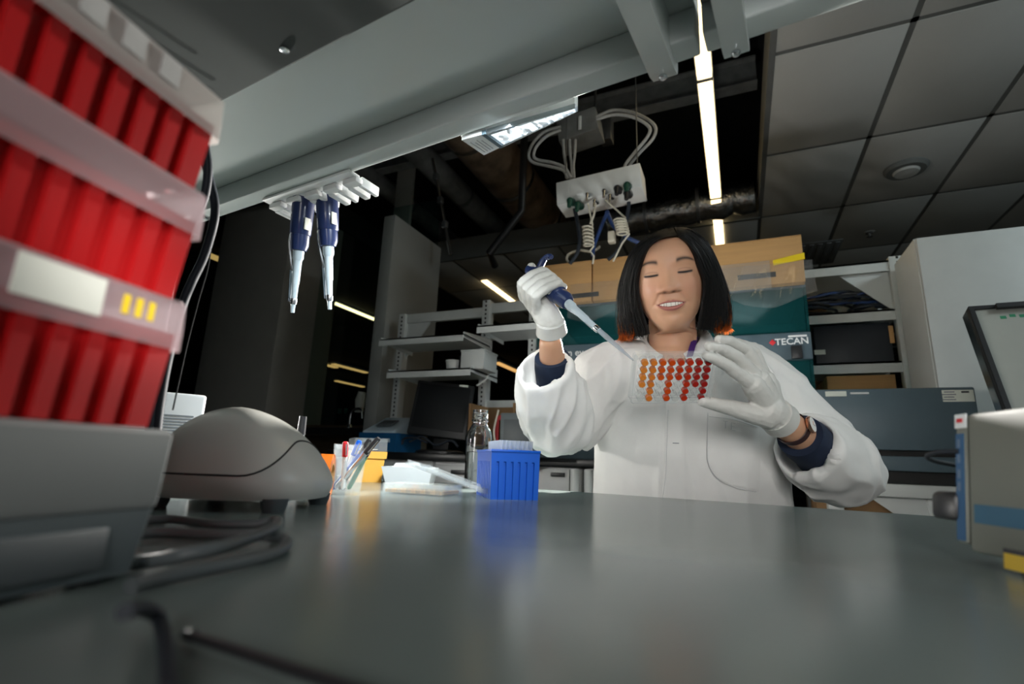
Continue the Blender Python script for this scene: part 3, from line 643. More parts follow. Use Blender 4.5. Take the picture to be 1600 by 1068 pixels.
for i in range(9):
    f = i / 8; rr = math.sin(PI * (.06 + .9 * f)) * .11 if f < .99 else .01
    ring.append([Vector((q.x + rr * 1.15 * math.cos(a_ * PI / 8) * (1 + .12 * noise.noise(Vector((a_, i * .7, 2)))), 3.18 + rr * .7 * math.sin(a_ * PI / 8), zB + .015 + .13 * f)) for a_ in range(16)])
bm_.loft(ring); mesh_thing('plastic_bag', bm_, 'pale_cable', 'crumpled cream plastic bag behind the heap of cables', 'bag')
a, b = PY(1272, 530, 3.02), PY(1394, 530, 3.02)
bk = thing('equipment_box', 'black box with a small white sticker on the right rack', 'box', ((a.x + b.x) / 2, 3.2, zC2))
MB().bb(a.x, b.x, 3.02, 3.42, zC2, PY(1330, 506, 3.02).z, .006).build('body', 'navy_box', bk)
MB().box(PY(1281, 550, 3.018), (.05, .003, .025), .001).build('sticker', 'sticker', bk); MB().box(PY(1393, 522, 3.018), (.02, .003, .09), .001).build('yellow_sticker', 'cardboard', bk)
a, b = PY(1292, 595, 3.05), PY(1400, 595, 3.05)
zD = rshelf(612)
mesh_thing('cardboard_box', MB().bb(a.x, b.x, 3.05, 3.4, zD, PY(1340, 586, 3.05).z, .003), 'cardboard', 'flat cardboard box low on the right rack above the slate blue machine', 'box')
# ---- tall cabinet and leaning board
xk = PY(1437, 420, 2.6).x
tc_ = thing('tall_cabinet', 'tall white steel cabinet at the right edge', 'cabinet', (1.3, 2.9, 0))
MB().bb(xk, 2.1, 2.62, 2.94, 0, PY(1438, 369, 2.6).z, .004).build('body', 'white_metal', tc_)
for a, b in ((xk + .004, (xk + 2.1) / 2 - .002), ((xk + 2.1) / 2 + .002, 2.096)):
    d = MB().bb(a, b, 2.60, 2.62, .08, PY(1438, 371, 2.6).z, .003).build('door', 'white_metal', tc_)
    MB().bb((a if a > 1.2 else b - .05) + .015, (a if a > 1.2 else b - .05) + .035, 2.585, 2.60, 1.0, 1.15, .003).build('handle', 'steel', d)
A = PY(1512, 480, 2.2); Bt = Vector((A.x, 2.06, PY(1570, 640, 2.06).z)); dn = (Bt - A).normalized()
lb = thing('whiteboard', 'black framed whiteboard leaning at the right edge', 'whiteboard', A + dn * .9 + Vector((.4, 0, 0)))
XW = .85; nrm = Vector((1, 0, 0)).cross(dn).normalized()
if nrm.y > 0: nrm = -nrm
LH = 1.15
def slab(u0, u1, v0, v1, d0, d1): return [A + Vector((1, 0, 0)) * u + dn * v + nrm * d for d in (d0, d1) for u, v in ((u0, v0), (u1, v0), (u1, v1), (u0, v1))]
BF = [(0, 1, 2, 3), (4, 5, 6, 7), (0, 1, 5, 4), (1, 2, 6, 5), (2, 3, 7, 6), (3, 0, 4, 7)]
MB().add(slab(.012, XW - .012, .012, LH - .012, -.02, .0), BF).build('writing_surface', 'board_white', lb)
for u0, u1, v0, v1 in ((0, .014, 0, LH), (XW - .014, XW, 0, LH), (.014, XW - .014, 0, .014), (.014, XW - .014, LH - .014, LH)):
    MB().add(slab(u0, u1, v0, v1, -.06, .006), BF).build('frame', 'black_plastic', lb)
MB().add(slab(-.004, 0, .01, LH, -.05, -.01), BF).build('edge_strip', 'steel', lb)
MB().add(slab(.07, .22, .004, .022, .006, .02), BF).build('clip', 'black_plastic', lb)
for k, (u, v) in enumerate(((.075, .045), (.10, .040), (.125, .043))): MB().add(slab(u, u + .016, v, v + .012, .0, .0006), BF).build('ink_mark', 'green_ink', lb)
for u in (.1, XW - .1):
    MB().tube([A + Vector((u, 0, 0)) + dn * .2 - nrm * .03, Vector((A.x + u, A.y + .02, 0))], .012, 10).build('leg', 'black_plastic', lb)
    MB().tube([A + Vector((u, 0, 0)) + dn * LH, A + Vector((u, 0, 0)) + dn * (A.z / -dn.z)], .012, 10).build('leg', 'black_plastic', lb)
# ================================================================== THE BENCH AND THE SHELVES OVER IT
BZ = 0.92; TH = math.radians(-7.0)
bn = thing('lab_bench', 'wide grey-green laboratory bench filling the foreground', 'bench', (0, 1.03, 0), TH)
MB().bb(-2.0, 2.0, -1.75, 0, BZ - .032, BZ, .004, 3).build('worktop', 'bench_top', bn, local=True)
MB().bb(-1.95, 1.95, -1.70, -.10, BZ - .10, BZ - .033, .003).build('apron', 'white_metal', bn, local=True)
for x in (-1.9, 1.9):
    for y in (-1.62, -.18): MB().bb(x - .03, x + .03, y - .03, y + .03, 0, BZ - .10, .003).build('leg', 'white_metal', bn, local=True)
TS = math.radians(-6.0)
def shelf_local(p, o): return Matrix.Rotation(-TS, 3, 'Z') @ (Vector(p) - Vector(o))
SO = Vector((0, 0.4915, 0))
ua = shelf_local(PZ(1085, 10, 1.437), SO).x; ub = shelf_local(PZ(1096, 10, 1.437), SO).x
def module(label, u0, u1, armu):
    r = thing('overhead_shelf', label, 'shelf', (0, .4915, 1.40), TS)
    MB().bb(u0, u1, -.36, -.001, .037, .045).build('panel', 'shelf_metal', r, local=True)
    MB().bb(u0, u1, -.030, 0, 0, .0365, .0025, 3).build('lip', 'shelf_metal', r, local=True)
    MB().bb(u0, u1, -.004, 0, .036, .075, .001).build('upstand', 'shelf_metal', r, local=True)
    for (a, b) in armu:
        m = MB(); prof = [(-.20, .036), (-.20, -.03), (-.10, -.022), (-.012, -.016), (.004, -.010), (.008, .0), (.008, .036)]
        m.poly([(a, y, z) for y, z in prof], (b - a, 0, 0)); ar = m.build('cantilever_arm', 'shelf_metal', r, local=True)
        c = ((a + b) / 2, -.008, -.0165); MB().lathe([(.0045, 0), (.0045, -.002), (.003, -.0035), (0, -.0036)], 12, c).build('bolt', 'steel', ar, local=True)
    return r
a0, a1 = shelf_local(PZ(1008, 96, 1.39), SO).x, shelf_local(PZ(1053, 128, 1.39), SO).x
b0, b1 = shelf_local(PZ(1133, 98, 1.39), SO).x, shelf_local(PZ(1175, 94, 1.39), SO).x
mA = module('long pale metal shelf overhead, its bright underside above the bench', -1.6, ua, [(a0, a0 + .026), (-1.5, -1.474)])
mB = module('pale metal shelf overhead at the upper right, past the light strip', ub, 1.5, [(b0, b0 + .024), (1.45, 1.475)])
ns = thing('near_shelf', 'shaded grey shelf underside in the upper left, nearest the camera', 'shelf', (0, .285, 1.38), TS)
MB().bb(-1.6, 1.5, -.75, 0, 0, .0568, .003).build('panel', 'shelf_shaded', ns, local=True)
q = shelf_local(PZ(445, 76, 1.38), (0, .285, 0)); MB().lathe([(.005, 0), (.005, -.002), (.003, -.003), (0, -.003)], 12, (q.x, q.y, 0)).build('screw', 'steel', ns, local=True)
for i, x in enumerate((-1.56, 1.46)):
    r = thing('shelf_post', 'grey steel post carrying the overhead shelves, %s end' % ('left', 'right')[i], 'post', (x, .285 - .105 * x, BZ), TS)
    MB().bb(-.025, .025, -.10, -.04, 0.004, .459, .003).build('post', 'shelf_metal', r, local=True); MB().bb(-.05, .05, -.13, -.01, 0, .006, .002).build('foot', 'shelf_metal', r, local=True)
# pipette rack under the lip
rk0, rk1 = shelf_local(PZ(430, 319, 1.40), SO), shelf_local(PZ(548, 285, 1.40), SO)
rk = thing('pipette_rack', 'white plastic pipette rack clipped under the shelf lip', 'pipette rack', (0, .4915, 1.40), TS)
MB().bb(rk0.x, rk1.x + .03, -.012, .012, -.006, -.0005, .002).build('rail', 'bright_white', rk, local=True)
nh = 5
for i in range(nh):
    u = rk0.x + .020 + (rk1.x - rk0.x) * i / (nh - 1)
    m = MB(); m.bb(u - .016, u + .014, .0, .016, -.016, -.0065, .002); m.bb(u - .016, u - .004, .012, .050, -.018, -.002, .002); m.bb(u + .006, u + .014, .012, .050, -.018, -.002, .002)
    m.build('hook', 'bright_white', rk, local=True)
def make_pipette(name, label, Mx, held=False, group=None, fat=1.25):
    """axis along -z, z = 0 where the finger hook sits"""
    r = thing(name, label, 'pipette', Mx.to_translation(), Mx.to_euler(), group); r.scale = (fat, fat, 1)
    def ell(z, a, b, yo=0): return [Vector((a * math.cos(k * PI / 10), yo + b * math.sin(k * PI / 10), z)) for k in range(20)]
    MB().loft(([ell(.022, .009, .010), ell(.020, .012, .013), ell(.012, .0135, .0155)] if held else [ell(.062, .009, .010), ell(.060, .012, .013), ell(.045, .0135, .0155)]) + [ell(.0, .0140, .0165), ell(-.040, .0135, .0155), ell(-.066, .0130, .0145), ell(-.068, .0122, .0135)]).build('handle', 'navy_plastic', r, local=True)
    MB().loft([ell(-.068, .0118, .013), ell(-.085, .0112, .0125, .001), ell(-.094, .0095, .0105), ell(-.095, .008, .009)]).build('grip_collar', 'navy_plastic', r, local=True)
    MB().lathe([(.0072, -.094), (.0072, -.108), (.0060, -.110), (.0058, -.112)], 18).build('shaft_collar', 'pale_blue_plastic', r, local=True)
    MB().lathe([(.0055, -.111), (.0050, -.150), (.0044, -.152), (.0036, -.186), (.0030, -.187), (.0026, -.200), (.0018, -.2005)], 18).build('shaft', 'pale_blue_plastic', r, local=True)
    e = MB().tube(smoothpath([(-.011, -.006, -.068), (-.0105, -.007, -.085), (-.007, -.005, -.115), (-.0062, -.002, -.13)], 4), .0015, 6)
    e.add(*strip_quad([(-.0064, -.003, -.128), (-.0052, -.003, -.150), (-.0045, -.0025, -.182)], .0026)); e.build('ejector_arm', 'steel', r, local=True)
    MB().lathe([(.0042, -.176), (.0046, -.180), (.0040, -.186), (.0040, -.176)], 14, caps=False).build('ejector_ring', 'steel', r, local=True)
    MB().box((.0135, -.004, -.050), (.0014, .010, .020), .0004).build('label_sticker', 'sticker', r, local=True)
    hk = -.016 if held else 0
    MB().tube(smoothpath([(0, .012, .036 + hk), (0, .028, .042 + hk), (0, .036, .036 + hk), (0, .037, .030 + hk)], 4), [.006] * 4 + [.005] * 4 + [.004] * 5, 10).build('finger_hook', 'navy_plastic', r, local=True)
    pz = -.056 if held else 0
    MB().lathe([(.004, .060 + pz - (.02 if held else 0)), (.004, .082 + pz), (.009, .083 + pz), (.009, .094 + pz), (.0075, .097 + pz), (0, .0975 + pz)], 18).build('plunger', 'navy_plastic', r, local=True)
    if held: MB().lathe([(.0036, -.188), (.0038, -.205), (.0026, -.240), (.0010, -.274), (.0006, -.275)], 14, caps=False).build('disposable_tip', 'tip_plastic', r, local=True)
    return r
def strip_quad(pts, hw):
    vs = []; fs = []
    for p in pts: vs += [Vector(p) + Vector((0, -hw, 0)), Vector(p) + Vector((0, hw, 0)), Vector(p) + Vector((-.001, hw, 0)), Vector(p) + Vector((-.001, -hw, 0))]
    for i in range(len(pts) - 1):
        for j in range(4): k = (j + 1) % 4; fs.append((i * 4 + j, i * 4 + k, i * 4 + 4 + k, i * 4 + 4 + j))
    return vs, fs
def hang(label, top, bot, t0, t1):
    a, b = PD(*top, t0), PD(*bot, t1); d = (a - b).normalized()
    xx = CAMR.col[0]; xx = (xx - d * xx.dot(d)).normalized(); yy = d.cross(xx)
    R = Matrix((xx, yy, d)).transposed().to_4x4()
    make_pipette('pipette', label, Matrix.Translation(a + d * -.004) @ R @ Matrix.Rotation(math.radians(-20), 4, 'Z'), group='pipettes hanging from the rack')
hang('blue pipette hanging from the rack, left one with the shorter shaft', (476, 302), (459, 468), .872, .868)
hang('blue pipette hanging from the rack, right one pointing straight down', (511, 294), (515, 470), .862, .858)
# under-shelf lamp
P1, P2, P3 = PZ(757, 243, 1.396), PZ(892, 178, 1.396), PZ(727, 222, 1.396)
du = (P2 - P1).normalized(); dv = Vector((du.y, -du.x, 0)); LL = (P2 - P1).length + .01; WW = .045
lp = thing('task_lamp', 'slim bright task lamp with prismatic cells under the overhead shelf', 'lamp', P1)
def lq(u0, u1, v0, v1, z0, z1):
    return [P1 + du * u + dv * (v * (1 - .85 * max(0, u) / LL)) + Vector((0, 0, z)) for z in (z0, z1) for u, v in ((u0, v0), (u1, v0), (u1, v1), (u0, v1))]
MB().add(lq(-.002, LL, 0, WW, .006, .028), BF).build('housing', 'bright_white', lp)
MB().add(lq(0, .030, .001, WW, .0, .006), BF).build('end_plate', 'bright_white', lp)
for k in range(4): MB().add(lq(.006 + .005 * k, .007 + .005 * k, .006, .036 - .004 * (k % 2), -.0004, 0), BF).build('print_line', 'grey_print', lp)
MB().add(lq(.030, .036, 0, WW, -.001, .006), BF).build('end_seam', 'slate', lp)
for k in range(6):
    u = .038 + k * (LL - .04) / 6
    MB().add(lq(u, u + .016, .006, WW - .008, .001, .006), BF).build('light_cell', 'lamp_glow', lp)
MB().add(lq(.037, LL, .0, .005, -.001, .006), BF).build('rim', 'steel', lp); MB().add(lq(.037, LL, WW - .006, WW, -.001, .006), BF).build('rim', 'steel', lp)
q = P1 + du * .08 + dv * .015
light('task_lamp_light', 'AREA', (q.x, q.y, 1.392), (-.80, .90, .92), 1.7, (.9, .97, 1), .10, size_y=.02, spread=80)
# ================================================================== LEFT FOREGROUND: RED TIP BOXES ON A GREY DEVICE
dS = Vector((-math.sin(math.radians(9.6)), math.cos(math.radians(9.6)), 0)); aS = math.radians(9.6)
FC = PD(245, 668, .238)                        # far right bottom corner of the stack
def crenel(hx, hy, n, m, dep, rib=.5):
    """ribbed rectangular outline, n ribs along x sides and m along y sides"""
    P = []
    def side(p, q, k):
        p, q = Vector(p), Vector(q); d = (q - p); nrm_ = Vector((d.y, -d.x)).normalized(); L_ = d.length; d = d / L_; c = L_ * .06; s = (L_ - 2 * c) / k
        P.append(p)
        for i in range(k):
            g = s * (1 - rib); a = c + i * s + (s - g) / 2
            for (u, w_) in ((a, 0), (a + g * .14, -dep), (a + g * .86, -dep), (a + g, 0)): P.append(p + d * u + nrm_ * w_)
    side((-hx, -hy), (hx, -hy), n); side((hx, -hy), (hx, hy), m); side((hx, hy), (-hx, hy), n); side((-hx, hy), (-hx, -hy), m)
    return P
def tip_body(hx, hy, h, n, m, dep, band=.2, taper=.95, rib=.5):
    mb = MB(); o = crenel(hx, hy, n, m, dep, rib); fl = crenel(hx, hy, n, m, 0.0, rib)
    R = lambda c, z, s: [Vector((p.x * s, p.y * s, z)) for p in c]
    zb = h * (1 - band)
    mb.loft([R(o, 0, taper), R(o, zb - .0015, 1 - (1 - taper) * band), R(fl, zb, 1 - (1 - taper) * band), R(fl, h, 1)], True, True); return mb
zs = FC.z; HB_ = .0435; HL = .0165; HX, HY = .0425, .061
labs = ('red tip box with a frosted lid, lowest of the stack', 'bright red tip box, middle of the stack', 'dark red tip box on top of the stack at upper left')
ctr = FC - dS * HY - Vector((math.cos(aS), math.sin(aS), 0)) * HX
for i in range(3):
    ht = (.0610, .0585, .056)[i]
    r = thing('tip_box', labs[i], 'tip box', (ctr.x, ctr.y, zs), aS, 'red tip boxes in the stack')
    hb = ht - HL
    tip_body(HX, HY, hb, 5, 8, .0042, .12, .95, .5).build('body', 'red_plastic', r, local=True)
    rr = lambda e, z: [Vector((x * (HX + e), y * (HY + e), z)) for x, y in ((-1, -.96), (-.94, -1), (.94, -1), (1, -.96), (1, .96), (.94, 1), (-.94, 1), (-1, .96))]
    lid = MB().loft([rr(.0035, hb - .008), rr(.0035, hb + .002), rr(.0030, ht - .002), rr(.0015, ht - .0003)], False, True)
    lid.build('lid', 'frosted_white' if i == 2 else 'frosted_lid', r, local=True)
    if i == 0:
        MB().bb(HX + .0036, HX + .0042, -.010, .022, hb - .002, ht - .003).build('tape_label', 'sticker', r, local=True)
        for k in range(3): MB().bb(HX + .0040, HX + .0044, .030 + .006 * k, .033 + .006 * k, hb + .002, ht - .006).build('print_mark', 'yellow_tape', r, local=True)
    if i == 2:
        for k in range(4): MB().bb(HX + .0036, HX + .0044, -.030 + .018 * k, -.020 + .018 * k, hb + .001, ht - .003).build('print_mark', 'conduit', r, local=True)
    zs += ht
gd = thing('grey_device', 'low grey plastic device under the stack of red tip boxes', 'device', (ctr.x, ctr.y, BZ), aS)
e1, e2 = HX + .003, HY + .0075; zt_ = FC.z - .0008 - BZ
rr = lambda sx, sy, z: [Vector((x * sx, y * sy, z)) for x, y in ((-1, -.95), (-.93, -1), (.93, -1), (1, -.95), (1, .95), (.93, 1), (-.93, 1), (-1, .95))]
MB().loft([rr(e1 - .004, e2 - .004, .003), rr(e1 - .001, e2 - .001, .030)]).build('base', 'device_grey', gd, local=True)
MB().loft([rr(e1 - .001, e2, .0305), rr(e1, e2, .033), rr(e1 + .001, e2 + .001, zt_ - .002), rr(e1 - .001, e2 - .001, zt_)]).build('cover', 'device_white', gd, local=True)
MB().bb(e1 - .0035, e1 - .0005, -.05, e2 - .022, .007, .024, .0012).build('inset_panel', 'device_dark', gd, local=True)
for x in (-1, 1):
    for y in (-1, 1): MB().lathe([(.006, 0), (.006, .0035)], 12, (x * .032, y * .05, 0)).build('foot', 'black_plastic', gd, local=True)
# ---- cables on the bench and over the shelf
cz_b = BZ + .0035
cable('grey_cable', 'grey cable coiled in two flat loops on the bench beside the device', [PZ(a, b, z) for a, b, z in ((215, 812, .924), (270, 811, .924), (330, 818, .924), (400, 818, .924), (432, 812, .927), (425, 825, .930), (360, 850, .931), (290, 866, .929), (225, 878, .924), (180, 880, .924), (150, 870, .924), (170, 845, .924), (240, 832, .924), (330, 835, .924), (400, 835, .926), (445, 842, .924), (440, 858, .924), (400, 872, .924), (320, 888, .924), (250, 902, .924), (205, 915, .924))], .0033, 'grey_cable', 10, 8)
cable('black_cable', 'dark cable dropping from the grey device towards the camera', [PZ(a, b, z) for a, b, z in ((195, 955, .936), (222, 950, .932), (246, 962, .925), (258, 1000, .9235), (264, 1060, .9235), (262, 1150, .9235))], .0022, 'black_cable', 10)
st = thing('black_stylus', 'black stick lying on the bench at the bottom edge', 'stick', PZ(290, 990, .9225))
MB().tube([PZ(290, 990, .9225), PZ(520, 1066, .9225), PZ(700, 1125, .9225)], .0017, 10).build('shaft', 'black_plastic', st)
q, q2 = PZ(289, 989.5, .9225), PZ(300, 993, .9225); MB().tube([q, q2], [.0014, .0021], 10).build('cap', 'black_plastic', st)
for i, (pts, lab) in enumerate(((((318, 200, .52), (322, 235, .52), (325, 268, .52), (318, 312, .52), (297, 358, .52), (276, 410, .52), (263, 465, .52), (250, 530, .50), (238, 620, .48), (232, 720, .46)), 'black cable hanging behind the red boxes, nearer the boxes'), (((300, 205, .56), (318, 245, .56), (329, 287, .56), (336, 320, .56), (333, 352, .56), (318, 402, .56), (300, 440, .55), (284, 480, .54), (262, 560, .50), (248, 640, .48), (240, 725, .46)), 'black cable hanging behind the red boxes, bowed out to the right'))):
    cable('black_cable', lab, [PD(*p) for p in pts], .0042 if i == 0 else .0045, 'black_cable', 10)
cable('thin_wire', 'thin dark wire hanging beside the two black cables', [PD(*p) for p in ((333, 300, .58), (328, 400, .58), (310, 470, .57), (292, 540, .56), (270, 640, .52))], .0008, 'plenum', 6)
mAi = (Matrix.Translation(mA.location) @ Matrix.Rotation(TS, 4, 'Z')).inverted()
MB().tube([mAi @ PD(280, 322, .84), mAi @ PD(326, 341, .85)], .0035, 8).build('end_bracket', 'steel', mA, local=True)
# ================================================================== DOME DEVICE
DO = PZ(386, 800, BZ); yawD = math.radians(20)
dm = thing('mini_centrifuge', 'smooth grey domed benchtop centrifuge with a dark seam', 'centrifuge', (DO.x - .055, DO.y + .040, BZ), yawD)
DA, DB, DH, Z0 = .091, .080, .104, .011
def dsurf(ph, z):
    k = max(0.0, min(1.0, (z - Z0) / (DH - Z0))); f = (1 - k ** 1.9) ** .56
    low = 1 - .10 * max(0, (0.022 - (z - Z0)) / .022) ** 2
    c, s = math.cos(ph), math.sin(ph); ex = 2 / 2.5
    x = math.copysign(abs(c) ** ex, c); y = math.copysign(abs(s) ** ex, s)
    sk = -.018 * (k ** 1.2)                       # the crown sits left of the middle
    return Vector((x * DA * f * low + sk, y * DB * f * low, z))
def zseam(ph): c = math.cos(ph); g = max(0, (c - .35) / .65); return .034 + .036 * g ** 1.8
N = 72
base = [[dsurf(2 * PI * j / N, Z0 + (zseam(2 * PI * j / N) - .0009 - Z0) * i / 10) for j in range(N)] for i in range(11)]
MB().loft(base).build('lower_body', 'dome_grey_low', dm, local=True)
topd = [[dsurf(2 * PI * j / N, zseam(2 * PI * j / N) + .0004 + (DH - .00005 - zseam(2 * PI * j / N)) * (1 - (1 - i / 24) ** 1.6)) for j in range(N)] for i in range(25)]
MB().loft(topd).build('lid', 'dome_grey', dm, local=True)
MB().tube([dsurf(2 * PI * j / N, zseam(2 * PI * j / N) - .0002) * 1.0 for j in range(N)], .0010, 6, closed=True).build('seam', 'seam_black', dm, local=True)
for x, y in ((-.06, -.05), (.06, -.05), (-.06, .05), (.06, .05)): MB().lathe([(.010, 0), (.012, .006), (.013, .013)], 16, (x, y, 0)).build('foot', 'device_dark', dm, local=True)
# white vented box behind the dome
a, b = PD(250, 640, .72), PD(320, 640, .72); zt2 = PD(300, 616, .72).z
u = (b - a); u.z = 0; wl = u.length; ang = math.atan2(u.y, u.x)
wb = thing('white_box', 'white plastic box with side vents behind the grey dome', 'box', (b.x, b.y, BZ), ang + .62)
MB().bb(-.11, 0, 0, .10, .006, zt2 - BZ, .004, 3).build('body', 'bright_white', wb, local=True)
for k in range(7): MB().bb(-.10, -.012, -.0012, 0, zt2 - BZ - .032 - k * .004, zt2 - BZ - .030 - k * .004).build('vent', 'grey_print', wb, local=True)
MB().bb(-.10, -.01, .01, .09, 0, .006).build('foot', 'black_plastic', wb, local=True)
# ================================================================== SMALL THINGS AT THE BACK OF THE BENCH
# yellow tip box with a clear lid
def yawof(p, q): d = q - p; return math.atan2(d.y, d.x)
a, b = PZ(546, 752, BZ), PZ(597, 752, BZ); s_ = .96
a, b = a * 1, b * 1
yb_ = thing('tip_box', 'yellow tip box with a clear lid at the far left of the bench', 'tip box', ((a.x + b.x) / 2 - .015, (a.y + b.y) / 2 + .01, BZ), yawof(a, b) * .7)
hw = (b - a).length / 2 * .9
MB().loft([[Vector((x * hw * sx, y * .055 * sx, z)) for x, y in ((-1, -1), (1, -1), (1, 1), (-1, 1))] for z, sx in ((0, .84), (.050, .92), (.051, 1.0), (.062, 1.02), (.066, 1.02), (.0665, .98))]).build('body', 'yellow_plastic', yb_, local=True)
MB().loft([[Vector((x * hw * sx, y * .055 * sx, z)) for x, y in ((-1, -1), (1, -1), (1, 1), (-1, 1))] for z, sx in ((.067, 1.0), (.094, .97), (.0945, .96))], False, True).build('lid', 'clear_plastic', yb_, local=True)
MB().bb(-hw * .8, hw * .5, -.04, .04, .070, .0715).build('paper_insert', 'sticker', yb_, local=True)
# clear cup with pens and an orange tape roll
c = PZ(541, 772, BZ)
cup = thing('pen_cup', 'clear acrylic cup of pens beside the grey dome', 'cup', (c.x, c.y, BZ), math.radians(40))
sq = lambda h, z: [Vector((x * h, y * h, z)) for x, y in ((-1, -1), (1, -1), (1, 1), (-1, 1))]
MB().loft([sq(.019, .0), sq(.024, .072), sq(.0228, .072), sq(.0178, .003)], True, True).build('cup_wall', 'clear_plastic', cup, local=True)
tpen = -ray(541, 772).z; tc0 = (c - CO).dot(-CAMR.col[2])
for k, (p, q, mm, capm, lab) in enumerate((((524, 762), (592, 684), 'steel', 'black_plastic', 'silver pen leaning furthest right in the clear cup'), ((530, 764), (578, 686), 'black_plastic', 'black_plastic', 'black pen in the clear cup'), ((528, 766), (562, 688), 'bright_white', 'blue_plastic', 'white pen with a blue cap in the clear cup'), ((536, 764), (540, 690), 'bright_white', 'red_print', 'white pen with a red cap in the clear cup'), ((519, 764), (570, 702), 'blue_plastic', 'blue_plastic', 'blue pen in the clear cup'), ((544, 764), (583, 690), 'green_ink', 'black_plastic', 'green pen in the clear cup'))):
    A_, B_ = PD(*p, tc0 - .004 + .006 * (k % 3)), PD(*q, tc0 + .012 * (k % 3) - .01)
    A_.z = max(A_.z, BZ + .006)
    pn = thing('pen', lab, 'pen', A_, group='pens in the cup'); d = B_ - A_
    MB().tube([A_, A_ + d * .04, A_ + d * .70], [.0012, .0036, .0036], 10).build('barrel', mm, pn); MB().tube([A_ + d * .70, A_ + d * .97, B_], [.0042, .0042, .003], 10).build('cap', capm, pn)
    MB().tube([A_ + d * .72 + Vector((.005, -.003, 0)), A_ + d * .95 + Vector((.005, -.003, 0))], .001, 6).build('clip', 'steel', pn)
c = PD(511, 722, tc0 - .03)
tr = thing('tape_roll', 'bright orange tape roll standing between the dome and the pens', 'tape roll', (c.x, c.y, BZ))
rr_ = c.z - BZ + .014; rin = rr_ * .55; ax = Vector((.82, .55, 0)).normalized(); uu = Vector((-ax.y, ax.x, 0)); tm = MB(); rg = []
cc_ = Vector((c.x, c.y, BZ + .0285))
for (rad, o_) in ((.0285, -.009), (.0285, .009), (.016, .009), (.016, -.009), (.0285, -.009)): rg.append([cc_ + ax * o_ + (uu * math.cos(k * PI / 18) + Vector((0, 0, 1)) * math.sin(k * PI / 18)) * rad for k in range(36)])
tm.loft(rg, False, False); tm.build('tape', 'orange_plastic', tr)
tm = MB(); rg = []
for (rad, o_) in ((.016, -.0095), (.016, .0095), (.014, .0095), (.014, -.0095), (.016, -.0095)): rg.append([cc_ + ax * o_ + (uu * math.cos(k * PI / 18) + Vector((0, 0, 1)) * math.sin(k * PI / 18)) * rad for k in range(36)])
tm.loft(rg, False, False); tm.build('core', 'cardboard', tr)
A_, B_ = PD(468, 690, .80), PD(474, 650, .80); A_.z = BZ + .001
ph_ = thing('marker_pen', 'dark marker standing upright behind the grey dome', 'pen', A_)
MB().tube([A_, A_.lerp(B_, .75)], .006, 12).build('barrel', 'steel', ph_); MB().tube([A_.lerp(B_, .75), B_], [.0065, .0055], 12).build('cap', 'black_plastic', ph_)
# white folded paper tray
a, b = PZ(592, 755, BZ), PZ(672, 757, BZ)
pt = thing('paper_tray', 'white folded paper tray behind the clear well plates', 'tray', ((a.x + b.x) / 2, (a.y + b.y) / 2 + .02, BZ), yawof(a, b) * .6)
hw = (b - a).length * .5
m = MB(); Rr = lambda sx, sy, z: [Vector((x * sx, y * sy, z)) for x, y in ((-1, -1), (1, -1), (1, 1), (-1, 1))]
m.loft([Rr(hw * .85, .035, .0), Rr(hw, .05, .036), Rr(hw * .985, .0485, .036), Rr(hw * .84, .034, .002)]); m.build('tray_wall', 'paper', pt, local=True, smooth=False)
MB().poly([(-hw, .05, .030), (hw * .3, .05, .030), (hw * .1, .062, .044), (-hw * .9, .060, .042)], (0, 0, .001)).build('folded_flap', 'paper', pt, local=True, smooth=False)
# clear well plate and its leaning lid
def plate_shell(hx, hy, h, mat_, par, wall=.0016, floor=True, name='frame'):
    m = MB(); R4 = lambda ex, z: [Vector((x * (hx - ex), y * (hy - ex), z)) for x, y in ((-1, -.9), (-.94, -1), (.94, -1), (1, -.9), (1, .9), (.94, 1), (-.94, 1), (-1, .9))]
    m.loft([R4(-.0015, 0), R4(-.0015, .003), R4(0, .0031), R4(0, h), R4(wall, h), R4(wall, .0015)], floor, True); return m.build(name, mat_, par, local=True)
a, b = PZ(607, 776, BZ), PZ(712, 783, BZ)
wp = thing('well_plate', 'clear well plate with brown medium lying flat on the bench', 'well plate', PZ(660, 771, BZ), yawof(a, b) * .8)
plate_shell(.055, .036, .016, 'plate_plastic', wp)
wm = None
for i in range(6):
    for j in range(4):
        if wm is None: wm = MB().lathe([(.0066, .002), (.0066, .014)], 14, caps=False).build('well', 'plate_plastic', wp, local=True); o = wm
        else: o = wm.copy(); COL.objects.link(o)
        o.location = (-.043 + i * .0172, -.026 + j * .0172, 0)
MB().bb(-.050, .050, -.031, .031, .002, .0065).build('medium', 'cardboard', wp, local=True)
pl = thing('plate_lid', 'clear plate lid leaning across the well plate beside the bottle', 'lid', PD(706, 757, .83))
d1 = (PZ(766, 777, BZ + .001) - PD(652, 733, .86)); L1 = d1.length; d1.normalize(); ctr_l = (PZ(766, 777, BZ + .001) + PD(652, 733, .86)) / 2
dep_ = Vector((-.45, .89, 0)); dep_ = (dep_ - d1 * dep_.dot(d1)).normalized(); nn = d1.cross(dep_)
if nn.z < 0: nn = -nn
pl.rotation_euler = Matrix((d1, nn.cross(d1), nn)).transposed().to_euler(); pl.location = ctr_l + Vector((0, 0, .004))
plate_shell(L1 / 2, .036, .008, 'plate_plastic', pl)
wm = None
for i in range(6):
    for j in range(4):
        if wm is None: wm = MB().lathe([(.0062, .002), (.0062, .0035), (.0056, .0035), (.0056, .002)], 14, caps=False).build('ring', 'plate_plastic', pl, local=True); o = wm
        else: o = wm.copy(); COL.objects.link(o)
        o.location = (-L1 * .36 + i * L1 * .144, -.026 + j * .0172, 0)
